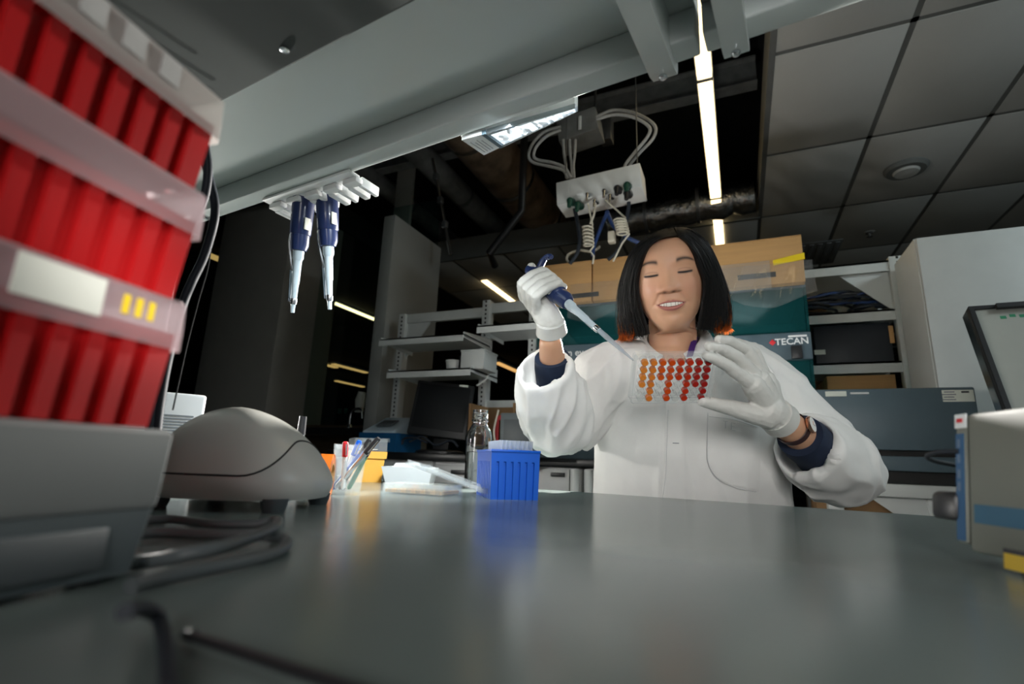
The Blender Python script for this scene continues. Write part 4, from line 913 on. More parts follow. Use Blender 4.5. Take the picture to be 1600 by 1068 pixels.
# glass bottle
bp = PZ(745, 761, BZ)
bo = thing('glass_bottle', 'square clear glass bottle half full of water', 'bottle', (bp.x, bp.y, BZ), math.radians(42))
SB = 1.0 * (bp - CO).dot(-CAMR.col[2]) / 1.12
def se(r_, z, e, n=40): return [Vector((math.copysign(abs(math.cos(k * 2 * PI / n)) ** (2 / e), math.cos(k * 2 * PI / n)) * r_, math.copysign(abs(math.sin(k * 2 * PI / n)) ** (2 / e), math.sin(k * 2 * PI / n)) * r_, z)) for k in range(n)]
oprof = [(.022, 0, 4), (.0255, .003, 5), (.026, .010, 5), (.026, .108, 5), (.0245, .120, 4), (.0195, .131, 2.6), (.0165, .138, 2), (.0165, .141, 2), (.0195, .143, 2), (.0195, .146, 2), (.017, .148, 2), (.0185, .151, 2), (.017, .154, 2), (.0185, .158, 2), (.017, .161, 2), (.0175, .168, 2)]
iprof = [(.0155, .168, 2), (.0150, .140, 2), (.0178, .130, 2.6), (.0225, .119, 4), (.0240, .108, 5), (.0240, .012, 5), (.021, .006, 4)]
MB().loft([se(r_ * SB, z * SB, e) for r_, z, e in oprof + iprof]).build('glass_wall', 'glass', bo, local=True)
MB().loft([se(r_ * SB, z * SB, e) for r_, z, e in ((.0208, .0062, 4), (.02385, .012, 5), (.02385, .074, 5), (.0235, .0745, 5))]).build('water', 'water', bo, local=True)
MB().box((.0262 * SB, 0, .095 * SB), (.0006, .016, .024), 0).build('label_sticker', 'cardboard', bo, local=True)
# blue tip box with tips
a, b = PZ(765, 780, BZ), PZ(842, 781.5, BZ); u = (b - a).normalized(); W_ = (b - a).length; v_ = Vector((-u.y, u.x, 0)); D_ = .115
cc_ = a + u * W_ / 2 + v_ * D_ / 2
hB = (PD(805, 702, (a - CO).dot(-CAMR.col[2])).z - BZ)
tbx = thing('tip_box', 'bright blue ribbed tip box full of clear tips', 'tip box', (cc_.x, cc_.y, BZ), math.atan2(u.y, u.x))
tip_body(W_ / 2, D_ / 2, hB - .004, 6, 8, .003, .20, .97, .62).build('body', 'blue_plastic', tbx, local=True)
MB().bb(-W_ / 2 - .0012, W_ / 2 + .0012, -D_ / 2 - .0012, D_ / 2 + .0012, hB - .004, hB, .001).build('deck', 'blue_plastic', tbx, local=True)
tp = None
for i in range(8):
    for j in range(12):
        if tp is None: tp = MB().lathe([(.0026, 0), (.0034, .0145)], 8, caps=False).build('pipette_tip', 'tip_plastic', tbx, local=True); o = tp
        else: o = tp.copy(); COL.objects.link(o)
        o.location = ((-.5 + (i + .5) / 8) * W_ * .72 + .004, (-.5 + (j + .5) / 12) * D_ * .80, hB)
# ================================================================== INSTRUMENT AT THE RIGHT EDGE
XI = .141; YF = .474
zt3 = PX(1515, 636, XI).z
ri = thing('power_supply', 'beige metal instrument with a blue stripe at the right edge', 'instrument', (XI, YF, BZ))
ri.rotation_euler = (0, 0, math.radians(17))
MB().bb(XI, XI + .22, YF - .30, YF, BZ + .008, zt3, .003).build('case', 'beige_metal', ri)
yl = YF + .0125
MB().bb(XI + .0006, XI + .20, YF + .0004, yl, BZ + .012, zt3 - .001, .002).build('rear_panel', 'beige_metal', ri)
z_a, z_b = PX(1505, 664, XI + .003).z, PX(1505, 640, XI + .003).z
MB().bb(XI - .0002, XI + .0008, YF + .001, yl - .0005, z_a, z_b).build('white_label', 'paper', ri)
MB().bb(XI - .0006, XI - .0002, YF + .004, yl - .003, (z_a + z_b) / 2 - .001, (z_a + z_b) / 2 + .002).build('red_print', 'red_print', ri)
MB().bb(XI - .0001, XI + .0008, YF + .004, yl - .001, BZ + .014, z_a - .004).build('blue_strip', 'device_blue', ri)
for py in (690, 715, 740, 760): MB().bb(XI - .0004, XI, YF + .007, yl - .003, PX(1505, py + 7, XI + .003).z, PX(1505, py - 7, XI + .003).z).build('strip_print', 'print_blue', ri)
sz0, sz1 = PX(1530, 820, XI).z, PX(1530, 790, XI).z
MB().bb(XI - .0006, XI, YF - .29, YF - .006, sz0, sz1).build('blue_stripe', 'stripe_blue', ri)
ya, yb2 = YF - .030, YF - .16
MB().bb(XI - .0006, XI, yb2, ya, PX(1550, 888, XI).z, PX(1550, 862, XI).z).build('warning_label', 'warn_yellow', ri)
MB().bb(XI - .0009, XI - .0003, yb2, ya, PX(1550, 864, XI).z, PX(1550, 857, XI).z).build('warning_header', 'black_plastic', ri)
for x in (.02, .2):
    for y in (-.03, -.27): MB().lathe([(.009, 0), (.009, .010)], 14, (XI + x - world_loc(ri).x, YF + y - world_loc(ri).y, 0)).build('foot', 'black_plastic', ri, local=True)
q = PX(1503, 790, XI + .01)
MB().box((XI + .012, yl + .010, q.z), (.03, .026, .020), .004).build('socket', 'black_plastic', ri)
for ch in ri.children:                                              # the case leans back from the bench edge
    for v in ch.data.vertices: v.co.x += .13 * v.co.z
q1 = PX(1500, 703, XI + .003); 
cable('black_cable', 'short black lead plugged into the left edge of the beige instrument', [Vector((XI + .007, YF + .011, q1.z)), Vector((XI - .002, YF + .030, q1.z - .001)), Vector((XI + .004, YF + .06, q1.z - .006)), Vector((XI + .06, yl + .08, q1.z - .02)), Vector((XI + .12, yl + .09, BZ + .004))], .0018, 'black_cable', 8)
# ================================================================== THE PERSON
mat('skin', (1, 1, 1), 0.45, var=0.04, scale=60, sss=0.12, attr='skin_col', bump=0.03, bscale=900)
mat('skin_plain', (0.66, 0.40, 0.27), 0.5, var=0.04, scale=40, sss=0.10)
mat('teeth', (0.80, 0.78, 0.72), 0.25, var=0.02)
mat('coat_cloth', (0.80, 0.80, 0.78), 0.85, var=0.02, scale=30, bump=0.12, bscale=900, sheen=0.2)
mat('coat_seam', (0.62, 0.63, 0.63), 0.85, var=0.03)
mat('navy_cloth', (0.008, 0.018, 0.045), 0.85, var=0.15, scale=80, bump=0.1)
mat('purple_cloth', (0.06, 0.015, 0.16), 0.7)
mat('glove', (0.60, 0.60, 0.57), 0.5, var=0.04, scale=30, bump=0.08, bscale=160)
mat('dark_cloth', (0.02, 0.02, 0.025), 0.85, var=0.1)
mat('strap_brown', (0.045, 0.018, 0.018), 0.5)
mat('rose_gold', (0.75, 0.42, 0.30), 0.25, 1.0)
mat('watch_dial', (0.72, 0.72, 0.68), 0.3)
mat('hair', (0.0045, 0.0045, 0.005), 0.42, var=0.3, scale=40, stretch=(14, 14, .6), bump=0.5, bscale=60, spec=0.25)
def hair_strand_mat(nm, fac):
    m = bpy.data.materials.new(nm); m.use_nodes = True; nt = m.node_tree; L = nt.links.new; b = nt.nodes['Principled BSDF']
    b.inputs['Base Color'].default_value = (.006, .006, .006, 1); b.inputs['Roughness'].default_value = .45; b.inputs['Specular IOR Level'].default_value = .25
    tl = nt.nodes.new('ShaderNodeBsdfTranslucent'); nz = nt.nodes.new('ShaderNodeTexNoise'); nz.inputs['Scale'].default_value = 60
    rp = nt.nodes.new('ShaderNodeValToRGB'); rp.color_ramp.elements[0].color = (.75, .28, .08, 1); rp.color_ramp.elements[1].color = (1.0, .58, .26, 1)
    L(nz.outputs['Fac'], rp.inputs[0]); L(rp.outputs[0], tl.inputs[0])
    mx = nt.nodes.new('ShaderNodeMixShader'); mx.inputs[0].default_value = fac; L(b.outputs[0], mx.inputs[1]); L(tl.outputs[0], mx.inputs[2]); L(mx.outputs[0], nt.nodes['Material Output'].inputs[0])
    MATS[nm] = m
hair_strand_mat('hair_strand', .03); hair_strand_mat('hair_end', .9)
hv = ray(1060, 600); hv.z = 0; hv.normalize(); rv = Vector((hv.y, -hv.x, 0)); UPZ = Vector((0, 0, 1))
TB0 = PD(1068, 640, 1.15)
PR = Vector((TB0.x, TB0.y, 0))
person = thing('person', 'person in a white lab coat pipetting into a well plate', 'person', PR)
def remesh(mb, voxel, smooth=3, fac=.5):
    me = bpy.data.meshes.new('tmp'); me.from_pydata(mb.v, [], mb.f); me.update()
    bm = bmesh.new(); bm.from_mesh(me); bmesh.ops.recalc_face_normals(bm, faces=bm.faces[:]); bm.to_mesh(me); bm.free()
    o = bpy.data.objects.new('tmp', me); COL.objects.link(o)
    r = o.modifiers.new('r', 'REMESH'); r.mode = 'VOXEL'; r.voxel_size = voxel
    if smooth: s = o.modifiers.new('s', 'SMOOTH'); s.iterations = smooth; s.factor = fac
    dg = bpy.context.evaluated_depsgraph_get(); me2 = bpy.data.meshes.new_from_object(o.evaluated_get(dg))
    out = MB(); out.v = [v.co.copy() for v in me2.vertices]; out.f = [tuple(p.vertices) for p in me2.polygons]
    bpy.data.objects.remove(o); bpy.data.meshes.remove(me); 
    nrm = [v.normal.copy() for v in me2.vertices]; bpy.data.meshes.remove(me2)
    return out, nrm
def capsule(mb, pts, rad, n=14, sub=4):
    """round-ended tapering limb through pts"""
    P = [Vector(p) for p in pts]; pts2 = []; rr = []
    for i in range(len(P) - 1):
        for k in range(sub): f = k / sub; pts2.append(P[i].lerp(P[i + 1], f)); rr.append(rad[i] * (1 - f) + rad[i + 1] * f)
    pts2.append(P[-1]); rr.append(rad[-1])
    d0 = (pts2[0] - pts2[1]).normalized(); d1 = (pts2[-1] - pts2[-2]).normalized(); A0, A1, R0, R1 = [], [], [], []
    for an in (80, 55, 28): A0.append(pts2[0] + d0 * rr[0] * math.sin(math.radians(an))); R0.append(rr[0] * math.cos(math.radians(an)))
    for an in (28, 55, 80): A1.append(pts2[-1] + d1 * rr[-1] * math.sin(math.radians(an))); R1.append(rr[-1] * math.cos(math.radians(an)))
    return mb.tube(A0 + pts2 + A1, R0 + rr + R1, n)
# ---------------------------------------------------------------- head, in a head frame (x image right, y towards the camera, z up)
EYE = PD(1043.6, 427, 1.092)
hf = (CO - EYE).normalized(); roll = math.radians(6.0)
hu = CAMR @ Vector((-math.sin(roll), math.cos(roll), 0)); hu = (hu - hf * hu.dot(hf)).normalized(); hr = hf.cross(hu) * -1
hr = hu.cross(hf) * -1 if (hu.cross(hf)).dot(CAMR.col[0]) < 0 else hu.cross(hf)
HS = 1.0
def H(x, y, z): return EYE + (hr * x + hf * y + hu * z) * (.001 * HS)
ZK = [(-150, 44, 4), (-136, 46, 8), (-126, 46, 22), (-120, 36, 52), (-115, 33, 68), (-108, 36.5, 78.5), (-98, 44.5, 84.5), (-85, 53, 87.5), (-63, 62, 88.5), (-37, 67.5, 89.5), (-18, 69.6, 90), (0, 70, 90), (20, 69.5, 89.6), (45, 66, 84), (62, 57, 70), (74, 42, 52), (81, 24, 30), (85, 6, 8)]
def interp(tab, z, c):
    if z <= tab[0][0]: return tab[0][c]
    for a, b in zip(tab[:-1], tab[1:]):
        if z <= b[0]:
            f = (z - a[0]) / (b[0] - a[0]); f = f * f * (3 - 2 * f) * .35 + f * .65; return a[c] * (1 - f) + b[c] * f
    return tab[-1][c]
_ZT = {}
def spl(z, c):
    k = (round(z, 3), c)
    if k not in _ZT:
        t = ZK; i = 0
        while i < len(t) - 2 and z > t[i + 1][0]: i += 1
        def m_(j):
            if j <= 0 or j >= len(t) - 1: return 0 if j <= 0 else (t[-1][c] - t[-2][c]) / (t[-1][0] - t[-2][0])
            d0 = (t[j][c] - t[j - 1][c]) / (t[j][0] - t[j - 1][0]); d1 = (t[j + 1][c] - t[j][c]) / (t[j + 1][0] - t[j][0])
            return 0 if d0 * d1 <= 0 else 2 * d0 * d1 / (d0 + d1)
        h = t[i + 1][0] - t[i][0]; u = max(0, min(1, (z - t[i][0]) / h))
        _ZT[k] = t[i][c] * (1 + 2 * u) * (1 - u) ** 2 + m_(i) * h * u * (1 - u) ** 2 + t[i + 1][c] * u * u * (3 - 2 * u) + m_(i + 1) * h * u * u * (u - 1)
    return _ZT[k]
def gs(d, s): return math.exp(-.5 * (d / s) ** 2)
def sst(a, b, x): t = max(0, min(1, (x - a) / (b - a))); return t * t * (3 - 2 * t)
def basey(x, z):
    W, F = spl(z, 1), spl(z, 2); q = min(1, abs(x) / W); return F * (1 - q ** 2.25) ** (1 / 2.25)
def zu(x): return -57.2 - 3.0 * (x / 26) ** 2
def zl(x): return -64.8 + 4.6 * (x / 26) ** 2
def zU(x): return -52.8 + .9 * gs(abs(x) - 4, 3) - .8 * gs(x, 2) - 6.6 * (x / 27) ** 2
def zL(x): return -73.8 + 13.4 * (abs(x) / 27.5) ** 2.3
def feat(x, z):
    xn = x + 1.0; d = 0
    # nose
    if z > -44:
        k = sst(16, -28, z); ridge = (1.0 + 13.5 * k) * gs(xn, 6.6 + 3.0 * k) * sst(34, 0, z) * sst(-40, -34.5, z)
        d += ridge + 4.5 * gs(xn, 10) * gs(z + 26, 7.5) * sst(-41, -34, z)
        d += 7.5 * (gs(xn - 14, 5.0) + gs(xn + 14, 5.0)) * gs(z + 30, 6.0) * sst(-40, -34.5, z)
        d -= 3.4 * (gs(xn - 8, 3.2) + gs(xn + 8, 3.2)) * gs(z + 36.2, 1.8)
    ax = abs(x)
    d -= 5.0 * gs(ax - 29, 13) * gs(z - 5, 10)                       # eye sockets
    d += 4.2 * gs(ax - 31, 11) * gs(z + 1, 6.5)                    # lids over the eyeballs
    d -= 1.0 * gs(z - (-.5 + .004 * (ax - 31) ** 2), 1.0) * sst(15, 20, ax) * sst(47, 42, ax)
    d -= .8 * gs(z - (6.5 - .012 * (ax - 31) ** 2), .9) * sst(15, 20, ax) * sst(47, 42, ax)
    d += 1.6 * gs(ax - 34, 18) * gs(z - 23, 6)
    d += 4.6 * gs(ax - 37, 15) * gs(z + 33, 14)                    # smiling cheeks
    nl = 15 + (-36 - z) * .62
    if -66 < z < -32: d -= 1.5 * gs(ax - nl - 3, 2.6) * sst(-68, -58, z) * sst(-32, -38, z)
    d += 3.2 * gs(x, 17) * gs(z + 63, 15)
    if ax < 27.5:
        u, l, U, Lw = zu(x), zl(x), zU(x), zL(x); fade = sst(27.5, 21, ax)
        d += 2.6 * gs(z - (u + U) / 2, 2.6) * fade + 4.0 * gs(z - (l + Lw) / 2, 3.2) * fade
        if ax < 26: d -= 8.5 * sst(u + .4, u - .5, z) * sst(l - .4, l + .5, z)
    d -= 1.8 * gs(ax - 28, 3) * gs(z + 60, 3)
    d -= 2.0 * gs(x, 16) * gs(z + 82, 4.5)
    d += 3.4 * gs(x, 15) * gs(z + 101, 9)
    return d
SK = Vector((.62, .345, .215))
def skincol(x, y, z):
    c = SK.copy()
    if y < 5: return c
    ax = abs(x); xn = x + 1
    def mixc(col, f):
        nonlocal c; f = max(0, min(1, f)); c = c * (1 - f) + Vector(col) * f
    mixc((.66, .30, .22), .35 * gs(ax - 38, 16) * gs(z + 30, 14)); mixc((.62, .31, .22), .25 * gs(xn, 12) * gs(z + 30, 7))
    mixc((.50, .29, .20), .30 * gs(ax - 31, 13) * gs(z - 5, 5))  # lid shading painted into the skin colour
    if 12 < ax < 58:                                                # eyebrows
        f = (ax - 17) / 37; zc = 23 + 13 * f * (1 - f) * 1.1 - 5.5 * f * f * f + (0 if f > 0 else f * 4); th = 4.4 * (1 - .55 * f)
        mixc((.030, .020, .017), .95 * gs(z - zc, th * .75) * sst(-.05, .10, f) * sst(1.05, .82, f))
    zc = -1.2 + .0042 * (ax - 31) ** 2 - .015 * (ax - 31)
    mixc((.010, .008, .008), 1.25 * gs(z - zc, 1.7 - .012 * abs(ax - 33)) * sst(16, 21, ax) * sst(49, 44, ax))      # lashes of the lowered lids
    mixc((.25, .13, .09), .45 * gs(z - (6.3 - .012 * (ax - 31) ** 2), .8) * sst(17, 22, ax) * sst(46, 42, ax))  # shade of the lid crease painted as a darker line
    mixc((.10, .035, .025), .9 * (gs(xn - 8, 2.9) + gs(xn + 8, 2.9)) * gs(z + 36.4, 1.5))  # nostril shade painted in
    if ax < 27.6:
        u, l, U, Lw = zu(x), zl(x), zU(x), zL(x)
        e = .6; inU = sst(U + e, U - e, z) * sst(u - e, u + e, z); inL = sst(l + e, l - e, z) * sst(Lw - e, Lw + e, z)
        mixc((.42, .135, .12), .9 * max(inU, inL))
        if ax < 26.3: mixc((.06, .012, .012), sst(u + .2, u - .6, z) * sst(l - .2, l + .6, z))
    mixc((.20, .07, .06), .6 * gs(ax - 26.8, 1.5) * gs(z + 60.2, 1.2))  # shade at the mouth corners painted in
    nl = 15 + (-36 - z) * .62
    if -58 < z < -34: mixc((.46, .25, .17), .35 * gs(ax - nl - 2.5, 1.8))  # shade of the smile folds painted into the skin colour
    return c
hb = MB(); cols = []
zlist = []; z = -150.0
while z < 85: zlist.append(z); z += (4 if z < -122 else 1.05 if z < 32 else 2.4)
zlist.append(85.0)
NR = 250; rings = []
for z in zlist:
    W, F = spl(z, 1), spl(z, 2); ring = []
    back = 84 * (1 - min(1, abs(z - 15) / 118) ** 2.4) ** .5 if z > -60 else None
    bk = back if back else 52 + (84 * (1 - (75 / 118) ** 2.4) ** .5 - 52) * max(0, (z + 100) / 40) if z > -100 else 52
    for j in range(NR):
        q = -1 + 2 * j / NR; th = PI * math.copysign(abs(q) ** 1.45, q); s, c = math.sin(th), math.cos(th)
        if c > 0:
            x = W * math.copysign(abs(s) ** (2 / 2.25), s); y = F * abs(c) ** (2 / 2.25)
            if z > -118: y += feat(x, z) * sst(0, .35, c)
        else: x = W * s; y = -bk * abs(c)
        ring.append(H(x, y, z)); cols.append(skincol(x, y if c > 0 else -1, z))
    rings.append(ring)
hb.loft(rings, True, True)
# neck, chest and limbs below the head, one closed body surface
NK = PD(1050, 545, 1.125)
bd = MB()
capsule(bd, [H(0, -28, -80), NK + UPZ * .0, NK - UPZ * .06 + hv * .01], [.050, .049, .055], 24)
capsule(bd, [NK - UPZ * .01, NK - UPZ * .09 - hv * .015], [.050, .062], 24)
capsule(bd, [Vector((PR.x, PR.y, .70)) + hv * .02, Vector((PR.x, PR.y, .90)) + hv * .03, NK - UPZ * .15 + hv * .03], [.090, .085, .075], 24)
SHL, ELL, WRL = PD(948, 588, 1.14), PD(878, 690, 1.12), PD(860, 535, .975)      # image-left arm
SHR, ELR, WRR = PD(1165, 592, 1.14), PD(1318, 742, 1.00), PD(1218, 652, .868)   # image-right arm
capsule(bd, [NK - UPZ * .07 + hv * .01, SHL], [.05, .045], 16); capsule(bd, [NK - UPZ * .07 + hv * .01, SHR], [.05, .045], 16)
EBL, EBR = PD(880, 664, 1.095), PD(1308, 728, .995)
capsule(bd, [SHL + hv * .01, EBL], [.040, .028], 16); capsule(bd, [EBL, EBL.lerp(WRL, .3), WRL.lerp(ELL, .12), WRL], [.028, .032, .0250, .022], 20)
capsule(bd, [SHR + hv * .01, EBR], [.040, .030], 16); capsule(bd, [EBR, EBR.lerp(WRR, .3), WRR.lerp(ELR, .15), WRR], [.030, .033, .0265, .022], 20)
b2_, _ = remesh(bd, .004, 4)
n0 = len(hb.v); hb.add(b2_.v, b2_.f)
body = hb.build('body', 'skin', person, ang=180)
body['label'] = 'smiling face with lowered eyes, neck and bare wrists'
at_ = body.data.color_attributes.new('skin_col', 'FLOAT_COLOR', 'POINT')
flat = []
for c in cols: flat += [c.x, c.y, c.z, 1]
flat += [SK.x, SK.y, SK.z, 1] * (len(hb.v) - n0)
at_.data.foreach_set('color', flat)
tt = MB()
for k, (x0, x1) in enumerate(((-18.5, -13.6), (-13.4, -8.6), (-8.4, -.2), (0, 8.2), (8.4, 13.2), (13.4, 18.3), (18.5, 22), (-22, -18.7))):
    xm = (x0 + x1) / 2; y = basey(xm, -62) + 1.6; zt0, zb0 = zu(xm) + .5, max(zl(xm) - .2, -66.0) + (.3 if k % 2 else 0)
    m = MB().box((0, 0, 0), ((x1 - x0), 3.0, zt0 - zb0), .9)
    tt.add([H(xm + p.x, y + p.y - .010 * (xm + p.x) ** 2 * .6, (zt0 + zb0) / 2 + p.z) for p in m.v], m.f)
tt.build('teeth', 'teeth', body)
# ---------------------------------------------------------------- hair: a chin-length bob
KEY = [
 [(26, 62, 72), (-6, 82, 70), (-33, 84, 54), (-52, 78, 22), (-63, 68, -8), (-66, 62, -40), (-62, 58, -75), (-56, 55, -105), (-54, 54, -120)],
 [(22, 40, 84), (-20, 62, 80), (-58, 60, 55), (-80, 48, 20), (-92, 42, -12), (-96, 42, -45), (-98, 42, -80), (-97, 40, -108), (-93, 40, -123)],
 [(20, 15, 92), (-19, 15, 88), (-60, 8, 66), (-82, 2, 32), (-97, 0, -4), (-107, 0, -44), (-110, 0, -84), (-110, 0, -110), (-106, 0, -126)],
 [(14, -20, 96), (-15, -40, 92), (-45, -65, 66), (-62, -82, 30), (-72, -90, -5), (-78, -92, -44), (-80, -90, -84), (-78, -86, -108), (-76, -84, -122)],
 [(10, -50, 95), (10, -75, 82), (8, -96, 55), (6, -106, 25), (4, -110, -8), (2, -110, -44), (0, -106, -84), (0, -102, -106), (0, -100, -120)],
 [(14, -20, 96), (40, -45, 90), (62, -65, 62), (74, -82, 28), (82, -90, -6), (86, -92, -46), (86, -90, -86), (82, -86, -110), (78, -84, -124)],
 [(22, 15, 93), (52, 12, 85), (78, 8, 58), (92, 2, 26), (102, 0, -8), (110, 0, -48), (112, 0, -86), (109, 0, -112), (102, 0, -128)],
 [(24, 40, 86), (48, 52, 74), (72, 50, 46), (86, 46, 14), (94, 42, -16), (98, 42, -50), (97, 42, -84), (93, 42, -112), (86, 42, -127)],
 [(26, 62, 72), (42, 74, 56), (54, 74, 32), (62, 70, 2), (69, 64, -20), (68, 60, -46), (60, 57, -80), (54, 55, -104), (50, 54, -120)]]
paths = [smoothpath(k, 5) for k in KEY]; NS = len(paths[0])
cross = [smoothpath([p[i] for p in paths], 14) for i in range(NS)]; NU = len(cross[0])
def hairpt(u, s):
    fi = s * (NS - 1); i = min(NS - 2, int(fi)); f = fi - i; fj = u * (NU - 1); j = min(NU - 2, int(fj)); g = fj - j
    a = cross[i][j].lerp(cross[i][j + 1], g); b = cross[i + 1][j].lerp(cross[i + 1][j + 1], g); return a.lerp(b, f)
hm = MB(); outer = []; inner = []
for i in range(NS):
    ro, ri_ = [], []
    for j in range(NU):
        p = cross[i][j]; w_ = noise.noise(Vector((j * .33, i * .03, 5))) * 1.6 + noise.noise(Vector((j * .9, i * .02, 9))) * .8
        d = Vector((p.x, p.y, 0)); d = d.normalized() if d.length > 1 else Vector((0, 0, 1)); k = min(1, i / 6)
        q = p + d * w_ * k; z_end = (noise.noise(Vector((j * .8, 3, 1))) * 5) * max(0, (i - NS + 6) / 6)
        q.z += z_end; ro.append(H(*q)); qi = q - d * (2 + 6 * k) - Vector((0, 0, 1.5 * (1 - k))); ri_.append(H(*qi))
    outer.append(ro); inner.append(ri_)
sheet = [o + list(reversed(i_)) for o, i_ in zip(outer, inner)]
hm.loft(sheet, True, True)
hair = hm.build('hair', 'hair', person, ang=80); hair['label'] = 'straight black chin-length bob parted near the middle'
random.seed(11); sm = MB()
for k in range(1500):
    u = random.random(); off = random.uniform(-1.0, 3.5); s0 = random.uniform(.0, .55) if random.random() < .5 else random.uniform(.45, .75)
    s1 = 1.0; pts = []; fr_ = random.uniform(-.003, .003); ext = random.uniform(-4, 11)
    for i in range(11):
        s = s0 + (s1 - s0) * i / 10; p = hairpt(min(1, max(0, u + fr_ * i)), s); d = Vector((p.x, p.y, 0)); d = d.normalized() if d.length > 1 else Vector((0, 0, 1))
        p = p + d * (off * min(1, s * 4) + (i / 10) ** 6 * random.uniform(-2, 4))
        pts.append(p)
    pts.append(pts[-1] + (pts[-1] - pts[-2]).normalized() * max(.5, ext))
    sm.tube([H(*p) for p in pts], [.00045] * 10 + [.0004, .00018], 3, caps=False)
for k in range(46):                                                  # flyaways
    u = random.choice((random.uniform(.70, .86), random.uniform(.10, .25), random.uniform(.2, .8))); s0 = random.uniform(.25, .8); pts = []; o_ = random.uniform(3, 13)
    for i in range(9):
        f = i / 8; p = hairpt(u, min(1, s0 + (1 - s0) * f * .9)); d = Vector((p.x, p.y, 0)); d = d.normalized() if d.length > 1 else Vector((0, 0, 1))
        pts.append(H(*(p + d * o_ * math.sin(f * 2.0) + Vector((0, 0, 2 * math.sin(f * 3 + k))))))
    sm.tube(pts, .00028, 3, caps=False)
for k in range(12):
    x = random.uniform(-12, 55); pts = [H(x + t_ * random.uniform(6, 16), 10, 92 - .010 * (x - 14) ** 2 + 4.5 * math.sin(t_ * 3)) for t_ in (0, .25, .5, .75, 1)]
    sm.tube(pts, .00025, 3, caps=False)
em = MB()
for k in range(650):                                                 # fine loose ends along the hem of the bob
    u = random.choice((random.uniform(.06, .40), random.uniform(.58, .93))); s0 = random.uniform(.80, .93); pts = []; sp = random.uniform(0, 9); ext = random.uniform(0, 13)
    for i in range(6):
        f = i / 5; p = hairpt(u, s0 + (1 - s0) * f); d = Vector((p.x, p.y, 0)).normalized(); p = p + d * (2 + sp * f * f); pts.append(p)
    pts.append(pts[-1] + (pts[-1] - pts[-2]).normalized() * max(.5, ext))
    em.tube([H(*p) for p in pts], [.0004] * 5 + [.0003, .00015], 3, caps=False)
for k in range(240):                                                 # stray hairs standing off both sides
    u = random.choice((random.uniform(.14, .30), random.uniform(.66, .84), random.uniform(.68, .80))); s0 = random.uniform(.45, .85); pts = []; sp = random.uniform(2, 12) * random.random() + 1.5
    for i in range(7):
        f = i / 6; p = hairpt(u, s0 + (1 - s0) * f); d = Vector((p.x, p.y, 0)).normalized(); pts.append(p + d * (1 + sp * f ** 1.5))
    em.tube([H(*p) for p in pts], [.00035] * 5 + [.00025, .00012], 3, caps=False)
en_ = em.build('hair_ends', 'hair_end', hair, ang=180); en_['kind'] = 'stuff'
st_ = sm.build('hair_strands', 'hair_strand', hair, ang=180); st_['kind'] = 'stuff'
# ---------------------------------------------------------------- coat
def ering(c, a, b, n=40, tilt=0, e=2.3):
    out = []
    for k in range(n):
        an = 2 * PI * k / n; co, si = math.cos(an), math.sin(an)
        x = a * math.copysign(abs(co) ** (2 / e), co); y = b * math.copysign(abs(si) ** (2 / e), si)
        out.append(c + rv * x + hv * y + UPZ * (tilt * (y / b)))
    return out
cm_ = MB(); T_ = 1.14
rows = [(926, 1222, 790, .125), (930, 1212, 740, .122), (934, 1200, 690, .122), (932, 1194, 645, .122), (928, 1194, 610, .118), (934, 1186, 588, .112), (955, 1166, 568, .100, .018), (985, 1124, 551, .084, .046)]
rg = []
r0 = PD((926 + 1222) / 2, 790, T_); a0_ = (1222 - 926) / 2 * T_ / FPX
for zz, k in ((.58, 1.18), (.72, 1.10), (.84, 1.03)): rg.append(ering(Vector((r0.x, r0.y, zz)), a0_ * k, .14 * k))
for l, r_, y, b, *tl in rows: rg.append(ering(PD((l + r_) / 2, y, T_), (r_ - l) / 2 * T_ / FPX, b, tilt=tl[0] if tl else 0))
NC = PD(1052, 537, T_)
rg.append(ering(NC - UPZ * .006, .068, .070, tilt=.062))
rg.append(ering(NC + UPZ * .004, .064, .066, tilt=.068))
# hollow neck
rg.append(ering(NC + UPZ * .004, .057, .059, tilt=.068)); rg.append(ering(NC - UPZ * .03, .055, .056, tilt=.068)); rg.append(ering(NC - UPZ * .10, .030, .028))
cm_.loft(rg)
def sleeve(mb, pts, rad, cuff_n=None, depth=.075, wall=.0065):
    """closed fat tube; the last point is the cuff, hollowed back along the arm"""
    P = smoothpath(pts, 5); R_ = []
    for i in range(len(pts) - 1):
        for k in range(5): f = k / 5; f = f * f * (3 - 2 * f); R_.append(rad[i] * (1 - f) + rad[i + 1] * f)
    R_.append(rad[-1])
    if cuff_n is None: return mb.tube(P, R_, 28)
    d = (P[-2] - P[-1]).normalized(); inn = [P[-1], P[-1] + d * depth * .5, P[-1] + d * depth]
    # one lathe-like skin: out to the cuff, then back in
    up = None; rings = []
    seq = list(zip(P, R_)); tang = [(P[min(i + 1, len(P) - 1)] - P[max(0, i - 1)]).normalized() for i in range(len(P))]
    tang[-1] = cuff_n.normalized()
    for i, (p, r_) in enumerate(seq):
        t = tang[i]
        if up is None: up = t.orthogonal().normalized()
        up = (up - t * up.dot(t)).normalized(); w_ = t.cross(up)
        rings.append([p + (up * math.cos(q * PI / 14) + w_ * math.sin(q * PI / 14)) * r_ for q in range(28)])
    for p, k in zip(inn, (1, .95, .55)):
        rr_ = (R_[-1] - wall) * k; rings.append([p + (up * math.cos(q * PI / 14) + w_ * math.sin(q * PI / 14)) * rr_ for q in range(28)])
    return mb.loft(rings)
